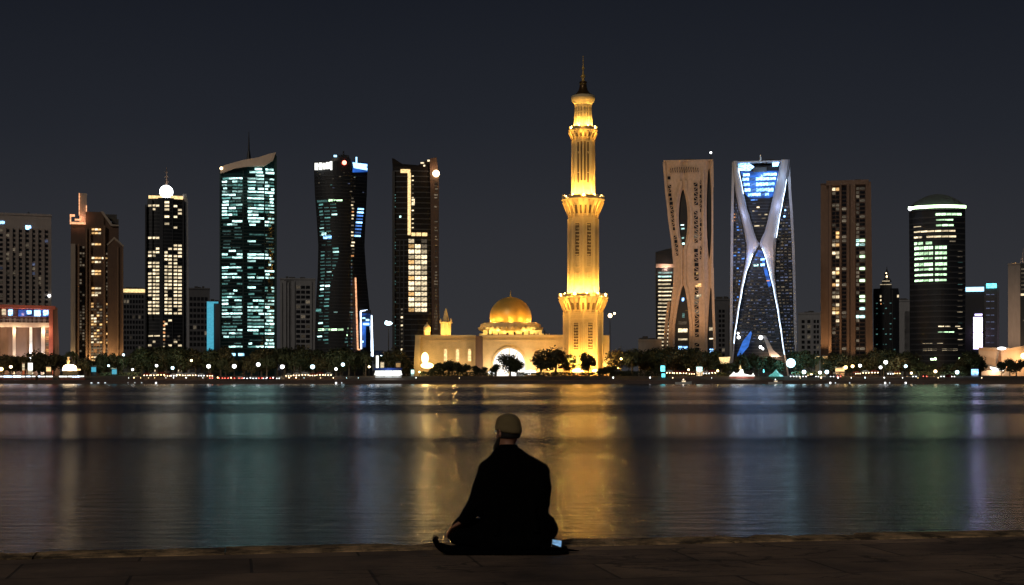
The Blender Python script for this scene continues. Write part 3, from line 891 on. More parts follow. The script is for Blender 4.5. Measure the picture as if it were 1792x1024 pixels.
    en_.obox((S.x(622), -5.5, zz(487)), (S.x(626), -6, zz(612)), .7, .7)
    en_.obox((S.x(626), -6, zz(612)), (S.x(631), -6, zz(612)), .7, .7); en_.build('light_strip', M['sign_orange'], r)
    en_ = MB(); en_.obox((S.x(631), -5, zz(545)), (S.x(632), -6, zz(611)), .6, .6); en_.obox((S.x(649), -3, zz(552)), (S.x(651), -4, zz(624)), 1.1, 1.1)
    en_.obox((S.x(631), -5, zz(545)), (S.x(643), -4, zz(543)), .6, .6); en_.build('light_strip', M['strip_white'], r)
    pn = S.part('entrance_screen', M['inner_blue'], [(633, 647.5, 549, 556), (633, 648, 563, 571), (634, 640, 571, 608)], -4.2, -3.4)
    S.part('entrance_frame', M['spandrel'], [(629, 631, 540, 640), (647.5, 649, 548, 640), (629, 649, 556, 563), (629, 649, 543, 548)], -4.6, 0)
    S.panes([(634, 639, 556.4, 558.6, 'sign_blue'), (640, 646, 559, 562, 'sign_blue'), (635, 646, 566, 569.5, 'sign_blue'), (633.6, 635.6, 597, 600, 'w_sky')], proud=5.0, d=.5)
waisted_tower()

# ---- B7 dark brown tower with gold strip
def gold_strip_tower():
    S = Site('gold_strip_tower', 'dark brown tower with a notched top and a gold light strip above lit windows', 'tower', 728, 780)
    r = S.root
    st = [(292, 687, 767), (400, 688, 767), (500, 688.5, 768), (600, 690, 770), (662, 691, 771)]
    S.loft('wall', M['glass_brown'], st, 28, 1.5, n=8)
    S.poly('crown', M['glass_brown'], [(686, 277), (690, 278), (704, 287), (732, 289), (742, 282), (752, 278.5), (752, 293), (687, 293)], .3, 18)
    S.poly('corner_fin', M['brown_dark'], [(752, 278.5), (764, 276), (768, 310), (768, 662), (757, 662), (753, 330)], -2.4, 20)
    S.part('corner_fin', M['spandrel'], [(686.5, 691, 300, 662), (699, 700.5, 420, 650), (706, 707.5, 420, 650)], -1.8, 0)
    S.part('light_strip', M['strip_gold'], [(701, 718, 297.5, 303.5), (713.5, 718.8, 303.5, 412)], -2.4, -1.3)
    S.part('light_strip', M['strip_gold'], [(720, 727, 408, 413.5), (728.5, 737, 408, 413.5), (738.5, 747.5, 408, 413.5)], -2.4, -1.3)
    S.part('light_strip', M['w_warm'], [(736, 742, 284.5, 286.5), (741, 744, 289, 291.5), (748, 753, 280, 282.5)], -1.2, -.2)
    b = MB(); b.ball((S.x(763), -3.6, S.z(305)), 1.9); b.build('beacon', M['hot_warm'], r, label='big warm lamp near the top corner')
    light('POINT', (S.x(762), -6, S.z(303)), 1200, (1, .6, .35), parent=r, name='beacon_light')
    rng = random.Random(51); rc = []
    for i, y in enumerate(fr(419, 541, 9.25)):
        for k in range(3):
            if i == 0 and k == 1: continue
            rc.append((715+k*11.2, 724.6+k*11.2, y, y+6.6, 'w_gold' if i % 3 == 1 and k == 0 else ('w_dim' if (i == 0 and k == 2) or (i == 1 and k != 1 and rng.random() < .3) else 'w_warm')))
    for y in fr(308, 405, 7.5): rc.append((720.5, 724, y, y+2, rng.choice(['w_dim', 'w_dim', 'w_warm'])))
    rc += [(720.5, 725.5, 349, 360, 'w_warm'), (699, 702, 378, 381.5, 'w_cool')]
    for y in fr(540, 635, 7): rc += [(701.5, 705, y, y+3.2, rng.choice(['w_dim', 'w_cool', 'w_dim', 'w_warm']))]
    for y in fr(320, 630, 5.2):
        if rng.random() < .65: rc.append((759.5+rng.uniform(0, 2), 764+rng.uniform(0, 2), y, y+2, 'w_dim' if y > 420 else 'w_dim'))
        if rng.random() < .5: rc.append((690.5, 692.5, y, y+1.6, 'w_dimteal'))
    S.panes([q for q in rc if q[0] < 757], proud=.35)
    S.panes([q for q in rc if q[0] >= 757], proud=2.6, d=1, cap=0)
    S.bands(M['spandrel'], [y for y in fr(300, 640, 9.25)], .5, .2, 1)
gold_strip_tower()

# ------------------------------------------------------------------ the mosque: hall and minaret
GOLD = (1, .60, .17); CREAM = (1, .74, .42)
def arch(S, cx, hw, y_spring, y_top, y_bot, n=14):
    pts = [(cx-hw, y_bot), (cx-hw, y_spring)]
    for k in range(1, n):
        t_ = PI*k/n
        pts.append((cx - hw*math.cos(t_), y_spring - (y_spring-y_top)*math.sin(t_)))
    return pts + [(cx+hw, y_spring), (cx+hw, y_bot)]
def mosque():
    S = Site('mosque_hall', 'low sandstone mosque hall with a golden dome and a glaring white arched doorway', 'mosque', 893, 640)
    r = S.root; X, Z = S.x, S.z
    # left wing
    S.part('wall', M['sandstone'], [(735, 842, 588, 661)], 2, 30)
    S.poly('wall', M['sandstone'], [(727, 589), (735, 589), (735, 661), (723.5, 661)], -1, 28)
    S.part('parapet', M['sandstone_trim'], [(726, 832, 586.3, 589)], 1.2, 31)
    S.part('cornice', M['sandstone_trim'], [(737, 832, 594.5, 595.6)], 1.5, 2.1)
    for c in (779.5, 800.5, 821.5): S.part('window_surround', M['sandstone_trim'], [(c-4.2, c+4.2, 609, 634)], 1.6, 2.1)
    for c in (779.5, 800.5, 821.5):
        mb = MB(); mb.prism([(X(a), Z(b)) for a, b in arch(S, c, 2.4, 613.5, 611, 632, 6)], 1.3, 1.9); mb.build('window', M['strip_gold'], r)
    # corner turret with a small dome, and the pointed spire
    t_ = MB(); t_.lathe([(1.5, Z(589)), (1.5, Z(579)), (1.9, Z(578.5)), (1.6, Z(577)), (1.7, Z(573)), (1.1, Z(569)), (.25, Z(566)), (.1, Z(563))], 14, X(746), 6)
    t_.build('turret', M['sandstone_trim'], r, True)
    light('POINT', (X(746), 1.5, Z(585)), 1900, GOLD, parent=r, name='turret_light')
    t_ = MB(); t_.lathe([(2.4, Z(589)), (2.5, Z(565)), (3.1, Z(564)), (3.1, Z(562.5)), (1.7, Z(561.5)), (1.5, Z(556)), (.9, Z(549)), (.15, Z(538))], 8, X(779), 8, PI/8)
    for a in (-2.3, 2.3): t_.lathe([(.5, Z(565)), (.45, Z(560)), (.05, Z(556))], 6, X(779)+a, 6.2)
    t_.build('spire', M['sandstone_trim'], r)
    for a in (-4, 4): light('POINT', (X(779)+a, 3, Z(582)), 1800, GOLD, parent=r, name='turret_light')
    # main block
    hl = MB()
    o_x0, o_x1, top = X(845), X(1066), Z(588)
    # front wall with the arched opening cut out
    pts = [(X(a), Z(b)) for a, b in arch(S, 891, 28.5, 640, 609, 661, 18)]
    wall_l = [(o_x0, Z(661)), (o_x0, top)] + [(X(891), top)] + [p for p in reversed(pts[:len(pts)//2+1])]
    wall_r = [(X(891), top), (o_x1, top), (o_x1, Z(661))] + [p for p in reversed(pts[len(pts)//2:])]
    hl.prism(wall_l, 0, 2.2); hl.prism(wall_r, 0, 2.2)
    hl.box(o_x0, o_x1, 8, 34, Z(661), top-.05); hl.box(o_x0, X(858), 2.2, 8, Z(661), top-.05); hl.box(X(924), o_x1, 2.2, 8, Z(661), top-.05); hl.box(X(858), X(924), 2.2, 8, Z(606), top-.05)
    hl.build('wall', M['sandstone'], r)
    S.part('recess_shade', M['brown_dark'], [(832, 845, 588, 661)], -.2, 3)  # solid dark block, its colour stands in for the shade of a recess
    S.part('parapet', M['sandstone_trim'], [(844, 1054, 586.2, 589.5)], -.6, 2.6)
    S.part('cornice', M['sandstone_trim'], [(846, 988, 594.5, 595.8)], -.35, .05)
    rim = MB(); a0 = arch(S, 891, 31, 640, 606.5, 661, 18)
    for k in range(len(pts)-1):
        p, q_, p2, q2 = pts[k], pts[k+1], (X(a0[k][0]), Z(a0[k][1])), (X(a0[k+1][0]), Z(a0[k+1][1]))
        rim.add([(p[0], -.4, p[1]), (q_[0], -.4, q_[1]), (q2[0], -.4, q2[1]), (p2[0], -.4, p2[1]), (p[0], .1, p[1]), (q_[0], .1, q_[1]), (q2[0], .1, q2[1]), (p2[0], .1, p2[1])],
                [(0,3,2,1),(4,5,6,7),(0,1,5,4),(1,2,6,5),(2,3,7,6),(3,0,4,7)])
    rim.build('arch_moulding', M['sandstone_trim'], r)
    dr = MB(); dr.prism([(X(a), Z(b)) for a, b in arch(S, 891, 28.2, 640, 609.4, 661, 18)], 3.2, 3.6)
    d = dr.build('doorway', M['arch_white'], r)
    mu = MB(); mu.box(X(890.2), X(891.8), 2.6, 3.1, Z(661), Z(610)); mu.obox((X(891), 2.8, Z(640)), (X(876), 2.8, Z(615)), .35, .3); mu.obox((X(891), 2.8, Z(640)), (X(906), 2.8, Z(615)), .35, .3)
    mu.box(X(863), X(919), 2.6, 3.1, Z(641), Z(640)); mu.build('door_frame', M['sandstone_trim'], d)
    ro = MB(); ro.tube((X(940), -.2, Z(618.5)), (X(940), .3, Z(618.5)), 1.3, 1.3, 20); ro.build('round_window', M['lattice_screen'], r)
    ro = MB()
    for k in range(20):
        a, b_ = 2*PI*k/20, 2*PI*(k+1)/20
        ro.obox((X(940)+1.6*math.cos(a), -.25, Z(618.5)+1.6*math.sin(a)), (X(940)+1.6*math.cos(b_), -.25, Z(618.5)+1.6*math.sin(b_)), .5, .3)
    ro.build('window_surround', M['sandstone_trim'], r)
    # right end block beside the minaret, with ribs
    S.part('wall', M['sandstone_trim'], [(1054, 1066, 587, 661)], -1.4, 14, label='end block beside the minaret')
    # roof terrace, drum and dome
    cx, cyy = X(893.5), 15
    S.part('terrace', M['sandstone'], [(845, 949, 577, 588.5)], 5, 26)
    S.part('terrace', M['sandstone_trim'], [(838, 962, 583.5, 588.4)], 3, 28)
    mb = MB(); mb.lathe([(13.2, Z(579)), (13.6, Z(575.5)), (14.2, Z(571)), (13.8, Z(565.5)), (12.2, Z(563.5)), (9.9, Z(562.5))], 40, cx, cyy)
    mb.build('drum', M['sandstone_trim'], r, False)
    mb = MB()
    for k in range(36):                  # scalloped edge under the drum
        a = 2*PI*k/36
        mb.lathe([(.25, Z(576.6)), (.7, Z(575)), (.95, Z(572.5)), (.9, Z(571.4)), (.2, Z(571))], 6, cx+14.1*math.cos(a), cyy+14.1*math.sin(a))
    mb.build('scallop', M['sandstone_trim'], r)
    prof = []
    for k in range(22):
        t_ = k/21; a = -.16*PI + t_*(.66*PI)
        rr = 9.6*math.cos(a)/math.cos(0)
        zz = Z(553) + (Z(517) - Z(553))*max(math.sin(a), -.35)
        prof.append((max(rr, .12), zz))
    prof[0] = (9.2, Z(562.6))
    mb = MB(); mb.lathe(prof, 48, cx, cyy); dm = mb.build('dome', M['gold'], r, True)
    mb = MB()
    for k in range(24):
        a = 2*PI*k/24
        for q in range(3, len(prof)-1):
            (r0, z0), (r1, z1) = prof[q], prof[q+1]
            mb.obox((cx+r0*math.cos(a), cyy+r0*math.sin(a), z0), (cx+r1*math.cos(a), cyy+r1*math.sin(a), z1), .10, .10)
    mb.build('rib', M['gold'], dm)
    mb = MB(); z0 = Z(517.4)
    mb.lathe([(1.1, z0-.1), (.5, z0+.25), (.25, z0+.6), (.45, z0+1.0), (.2, z0+1.4), (.12, z0+1.8), (.34, z0+2.15), (.1, z0+2.5), (.03, z0+3.2)], 10, cx, cyy)
    mb.build('finial', M['gold'], dm, True)
    for k in range(10):
        a = 2*PI*k/10 + .31
        light('POINT', (cx+12.6*math.cos(a), cyy+12.6*math.sin(a), Z(561.3)), 1300, (1, .56, .14), (cx, cyy, Z(556)), parent=r, name='dome_light')
    for k in range(9):
        light('POINT', (X(847 + k*12), 3.6 if k % 2 else 2.6, Z(580.5)), 300, (1, .72, .25), parent=r, name='drum_light')
    # roof clutter on the terrace
    rng = random.Random(8); mb = MB()
    for x in (853, 860, 871, 886, 899, 914, 925, 934, 941, 952, 958): mb.box(X(x), X(x)+rng.uniform(.4, 1.1), 2.9, 3.4, Z(586), Z(586)+rng.uniform(.8, 2.2))
    mb.build('roof_plant', M['black_metal'], r)
    # facade lights from the forecourt
    for px, p, c in ((745, 6000, (1, .60, .18)), (790, 900, CREAM), (812, 900, CREAM)): light('POINT', (X(px), -6, Z(640)), p, c, parent=r, name='forecourt_light')
    b = MB(); b.ball((X(745), -5.2, Z(627)), 1.6, sz=1.6); b.ball((X(749), -6.4, Z(640)), 1.3, sx=2.2); b.build('forecourt_lamp', M['hot_gold'], r)
    for px in (872, 910): light('POINT', (X(px), -5, Z(650)), 2600, (1, .9, .75), parent=r, name='forecourt_light')
    for px, p in ((855, 900), (930, 1900), (950, 1500), (975, 1700), (1012, 2000), (1058, 3400)): light('POINT', (X(px), -5.5, Z(646)), p, (1, .66, .26), parent=r, name='forecourt_light')
    light('SPOT', (X(880), -24, Z(650)), 4400, (1, .56, .16), (X(890), 0, Z(612)), 64, parent=r, name='forecourt_flood')
    light('SPOT', (X(785), -24, Z(650)), 4200, (1, .56, .16), (X(795), 0, Z(614)), 60, parent=r, name='forecourt_flood')
    mb = MB(); mb.ball((X(928), -5.6, Z(652)), 1.0, sx=2.6); mb.ball((X(860), -5.6, Z(652)), .8, sx=2); mb.build('forecourt_lamp', M['hot_white'], r)
mosque()

def minaret():
    S = Site('minaret', 'tall golden floodlit minaret with three balconies, the highest thing on the shore', 'minaret', 1020.5, 634)
    r = S.root; X, Z, s = S.x, S.z, S.s
    ph = -PI/2          # an edge of the octagon faces the water
    def shaft(name, prof, mat='sandstone', n=8): 
        mb = MB(); mb.lathe([(w_*s/2/ (1 if n > 8 else .995), Z(py)) for w_, py in prof], n, 0, 0, ph); return mb.build(name, M[mat], r, n > 8)
    shaft('base', [(67, 663), (67, 546), (66, 545)])
    shaft('shaft', [(55, 520), (52.5, 500), (51.5, 380), (51.5, 379)])
    shaft('shaft', [(40, 345), (38.5, 330), (38, 246), (40, 243)])
    def screen(rad, px_half, t, u, rungs, wd):       # carved slots in the two front faces of a stage
        for sgn in (-1, 1):
            # the face lies between azimuth -90 and -90 +- 45 degrees
            am = -PI/2 + sgn*PI/8
            ap = rad*math.cos(PI/8)
            c = Vector((ap*math.cos(am), ap*math.sin(am), 0)); tdir = Vector((-math.sin(am), math.cos(am), 0)); nrm = Vector((math.cos(am), math.sin(am), 0))
            yield c, tdir, nrm
    def slots(rad, specs, name='window'):
        for c, td, nr in screen(rad, 0, 0, 0, 0, 0):
            for (off, w_, t, u, rungs) in specs:
                sg = 1 if c.x > 0 else -1
                cc = c + td*off*sg
                mb = MB(); mb.use(M['lattice_screen'])
                z0, z1 = Z(u), Z(t)
                def slab(a, b, za, zb, d0, d1):
                    vs_ = [cc+td*a+nr*d0, cc+td*b+nr*d0, cc+td*b+nr*d1, cc+td*a+nr*d1]
                    mb.add([(p.x, p.y, za) for p in vs_] + [(p.x, p.y, zb) for p in vs_], [(0,3,2,1),(4,5,6,7),(0,1,5,4),(1,2,6,5),(2,3,7,6),(3,0,4,7)])
                slab(-w_/2, w_/2, z0, z1, -.3, .04)
                mb.use(M['sandstone_trim'])
                slab(-w_/2-.35, -w_/2, z0-.3, z1+.3, -.3, .3); slab(w_/2, w_/2+.35, z0-.3, z1+.3, -.3, .3)
                slab(-w_/2, w_/2, z1, z1+.3, -.3, .3); slab(-w_/2, w_/2, z0-.3, z0, -.3, .3)
                rg = random.Random(int(t)+rungs)
                for k in range(rungs):
                    zz = z0 + (z1-z0)*(k+.5)/rungs
                    j = rg.uniform(-.25, .25)*w_
                    slab(-w_/2+max(0, j), w_/2+min(0, j), zz-.12, zz+.12+rg.uniform(0, .25), -.2, .14)
                    if k % 2: slab(j-.15, j+.15, zz-.6, zz+.3, -.2, .14)
                mb.build(name, None, r)
    slots(33.5*s, [(0.1, 2.3, 566, 612, 9), (3.0, .6, 570, 622, 0), (-3.0, .6, 570, 622, 0)])
    slots(26*s, [(.2, 2.0, 393, 468, 13), (.2, 1.3, 480, 487, 1), (.2, 1.3, 494, 501, 1), (2.5, .35, 390, 500, 0)])
    slots(19.2*s, [(-1.15, .95, 250, 318, 0), (.4, .9, 251, 322, 2), (1.9, .7, 250, 308, 3)])
    # pilaster down the front edge
    mb = MB()
    for (rad, t, u) in ((33.7*s, 546, 660), (26.1*s, 384, 515), (19.2*s, 247, 340)):
        for k in range(8):
            a = ph + k*PI/4
            mb.tube((rad*math.cos(a), rad*math.sin(a), Z(u)), (rad*math.cos(a), rad*math.sin(a), Z(t)), .42, .42, 6)
    mb.build('pilaster', M['sandstone_trim'], r)
    mb = MB()
    for rad, py in ((34.3, 549), (34.3, 552), (26.8, 381), (26.7, 384.5), (19.8, 247), (34.5, 560)):
        mb.lathe([(rad*s, Z(py)), (rad*s, Z(py-1.3))], 8, 0, 0, ph)
    mb.build('moulding', M['sandstone_trim'], r)
    # balconies: corbelled rings with posts and slabs
    def balcony(top, bot, w_in, w_out, nb, lab=None):
        b = MB(); prof = []
        n = 7
        for k in range(n+1):
            t_ = k/n
            prof.append(((w_in + (w_out-w_in)*(t_**1.7))*s/2, Z(bot + (top+4.5-bot)*t_)))
        prof += [(w_out*s/2+.25, Z(top+4)), (w_out*s/2+.25, Z(top+2.6)), (w_out*s/2-.8, Z(top+2.4))]
        b.lathe(prof, 32)
        bo = b.build('balcony', M['sandstone_trim'], r, False, label=lab)
        cb = MB(); rw = w_out*s/2
        for k in range(nb):                      # corbels: upright brackets of uneven relief
            a = 2*PI*(k+.5)/nb
            ri, ro_ = w_in*s/2*.98, w_in*s/2 + (w_out-w_in)*s/2*.86
            cb.obox((ri*math.cos(a), ri*math.sin(a), Z(bot+1)), (ro_*math.cos(a), ro_*math.sin(a), Z(top+7)), .55, .9)
            cb.obox((ri*1.03*math.cos(a), ri*1.03*math.sin(a), Z(bot-1)), (ri*1.03*math.cos(a), ri*1.03*math.sin(a), Z(bot+(top-bot)*.45)), .5, .8)
        cb.build('corbel', M['sandstone'], bo)
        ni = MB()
        for k in range(nb):                      # dark slabs that paint the shade of niches between the brackets
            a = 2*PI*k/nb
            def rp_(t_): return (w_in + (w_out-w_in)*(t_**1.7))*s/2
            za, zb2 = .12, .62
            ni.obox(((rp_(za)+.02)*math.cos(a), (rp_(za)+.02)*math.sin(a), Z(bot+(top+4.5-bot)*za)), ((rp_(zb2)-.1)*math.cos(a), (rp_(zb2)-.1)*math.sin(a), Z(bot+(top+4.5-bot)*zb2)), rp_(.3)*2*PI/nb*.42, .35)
        ni.build('niche_shade', M['lattice_screen'], bo)
        ra = MB()
        for k in range(nb):
            a = 2*PI*k/nb; a2 = 2*PI*(k+1)/nb; zt, zb_ = Z(top-2.2), Z(top+2.6)
            rr = rw - .15
            ra.box(rr*math.cos(a)-.22, rr*math.cos(a)+.22, rr*math.sin(a)-.22, rr*math.sin(a)+.22, zb_, zt+.35)
            for zz in (zb_+.25, (zb_+zt)/2, zt):
                ra.obox((rr*math.cos(a), rr*math.sin(a), zz), (rr*math.cos(a2), rr*math.sin(a2), zz), .22, .22)
            if k % 3 != 1:
                ra.obox((rr*math.cos(a), rr*math.sin(a), (zt+zb_)/2), (rr*math.cos(a2), rr*math.sin(a2), (zt+zb_)/2), .10, (zt-zb_)*.8)
        ra.build('balustrade', M['sandstone_trim'], bo)
        fl = MB()
        for k in range(nb//2):
            a = 2*PI*(2*k+.6)/nb; rr = rw - .7
            fl.ball((rr*math.cos(a), rr*math.sin(a), Z(top-1.6)), .55, 8, 6)
        fl.build('flood_lamp', M['flood_gold'], bo)
    balcony(518, 546, 66, 86, 24); balcony(347, 379, 50, 74, 22); balcony(226, 243, 39, 50, 18)
    # lantern, cap, dark dome and finial
    shaft('lantern', [(33, 224), (31, 205), (29, 190), (31, 183)])
    shaft('lantern_cap', [(30, 184), (34, 181), (40, 177), (42, 172), (41, 168.5), (36, 167.5)], 'sandstone_trim', 24)
    mb = MB()
    for k in range(8):
        a = ph + (k+.5)*PI/4
        for q, (t, u) in enumerate(((188, 196), (198, 206), (209, 217))):
            rr = (14.2 + q*.45)*s*math.cos(PI/8)
            td = Vector((-math.sin(a), math.cos(a), 0)); c = Vector((rr*math.cos(a), rr*math.sin(a), 0))
            for o_ in (-.62, .5):
                p0 = c + td*o_; mb.tube((p0.x, p0.y, Z(u)), (p0.x, p0.y, Z(t)), .32, .22, 6)
    mb.build('window', M['lattice_screen'], r)
    d = shaft('dome', [(36, 168), (32, 166), (24, 163.5), (16, 158), (13, 152), (12, 148), (14, 146), (12.5, 143)], 'old_gold', 24)
    mb = MB(); mb.lathe([(w_*s/2, Z(py)) for w_, py in ((11, 150), (13, 147), (9, 143.5), (5, 141), (4.5, 137), (8.5, 134.5), (7, 132), (3, 130), (2, 123), (4.5, 120.5), (4.5, 118), (1.6, 115.5), (1.2, 108), (2.4, 106.5), (.9, 104.5), (.7, 101), (2, 99.5), (.3, 97.5))], 12)
    mb.build('finial', M['gold'], d, True)
    # floodlights on every balcony and round the foot
    def ring(rad, py, n, p, c, off=0, aim=None, parent=r):
        for k in range(n):
            a = -PI/2 + 2*PI*(k+off)/n
            light('POINT', (rad*s*math.cos(a), rad*s*math.sin(a), Z(py)), p*4.0, (c[0], c[1]*1.0, c[2]*.8), (0, 0, Z(py)+3.5), parent=parent, name='balcony_light')
    ring(39, 512, 8, 2300, (1, .58, .15), .5); ring(34, 341, 8, 1900, (1, .60, .17), .5); ring(23, 219, 6, 700, (1, .62, .19), .5)
    ring(48, 537, 8, 420, (1, .54, .12)); ring(41, 368, 8, 260, (1, .54, .12)); ring(29.5, 239, 6, 130, (1, .54, .12))
    for a in (-75, -25, 25, 70):
        light('POINT', (X(1020+a*.45), -13.5, Z(640)), 8500, (1, .52, .10), parent=r, name='foot_light')
    light('POINT', (X(1045), -12, Z(630)), 2600, (1, .62, .16), parent=r, name='foot_light')
    for x, q in ((1012, 1.2), (1043, .8)): mb = MB(); mb.ball((X(x), -14.3, Z(649.5)), q, sx=2.2); mb.build('foot_lamp', M['hot_gold'], r)
    # long throw floods from the forecourt
    for x, p in ((960, 70000), (1080, 60000)):
        light('SPOT', (X(x), -24, Z(650)), p*1.1, (1, .56, .13), (0, 0, Z(400)), 66, .8, parent=r, name='long_flood')
    light('SPOT', (X(1000), -26, Z(650)), 230000, (1, .56, .13), (0, 0, Z(250)), 40, .8, parent=r, name='long_flood')
minaret()

# ------------------------------------------------------------------ right bank of towers
def striped_tower():
    S = Site('striped_tower', 'dark tower with pale lit floor stripes, half hidden by the beige lattice tower', 'tower', 1170, 900)
    S.st, S.bulge = [(436, 1147, 1200), (662, 1148, 1200)], 0
    S.poly('wall', M['glass_dark'], [(1147, 441), (1166, 436), (1200, 430), (1200, 662), (1148, 662)], 0, 24)
    S.part('light_band', M['beige'], [(1148, 1199, 462, 468.5)], -1, .2)
    light('POINT', (S.x(1165), -4, S.z(470)), 2500, (1, .6, .45), parent=S.root, name='band_light')
    rng = random.Random(61)
    S.panes([(1151+rng.uniform(0, 1.5), 1180+rng.uniform(-8, 0), y, y+rng.uniform(1.8, 3), 'w_cool' if y < 485 else 'w_warm') for y in fr(476, 612, 6.7)])
    S.bands(M['spandrel'], fr(480, 640, 6.7), .6, .3, .5)
striped_tower()

def shell(S, name, mat, rows, y0, y1, edges=2, ymid=None, label=None, parent=None, crown=1.2):
    """solid skin from rows (py, [x edges...]); each pair of edges is a solid strip with a rounded front"""
    mb = MB(); ns = len(rows[0][1])//2
    for k in range(ns):
        vs_, fs_ = [], []
        for py, e in rows:
            a, b = e[2*k], e[2*k+1]
            if b - a < .06: b = a + .06
            xa, xb = S.x(a), S.x(b); w_ = xb - xa; c_ = min(crown, w_*.35)
            vs_ += [(xa, y1, S.z(py)), (xa, y0+c_*.7, S.z(py)), (xa+w_*.18, y0+c_*.12, S.z(py)), (xa+w_*.5, y0, S.z(py)), (xb-w_*.18, y0+c_*.12, S.z(py)), (xb, y0+c_*.7, S.z(py)), (xb, y1, S.z(py))]
        m_ = 7
        for q in range(len(rows)-1):
            for j in range(m_):
                fs_.append((q*m_+j, (q+1)*m_+j, (q+1)*m_+(j+1) % m_, q*m_+(j+1) % m_))
        fs_.append(tuple(range(m_))); fs_.append(tuple((len(rows)-1)*m_+j for j in range(m_))[::-1])
        mb.add(vs_, fs_)
    return mb.build(name, M[mat], parent or S.root, label=label)
def interp(tab, y):
    if y <= tab[0][0]: return tab[0][1:]
    for a, b in zip(tab, tab[1:]):
        if a[0] <= y <= b[0]:
            t_ = (y-a[0])/(b[0]-a[0]); t_ = t_*t_*(3-2*t_)*.35 + t_*.65
            return tuple(p+(q-p)*t_ for p, q in zip(a[1:], b[1:]))
    return tab[-1][1:]

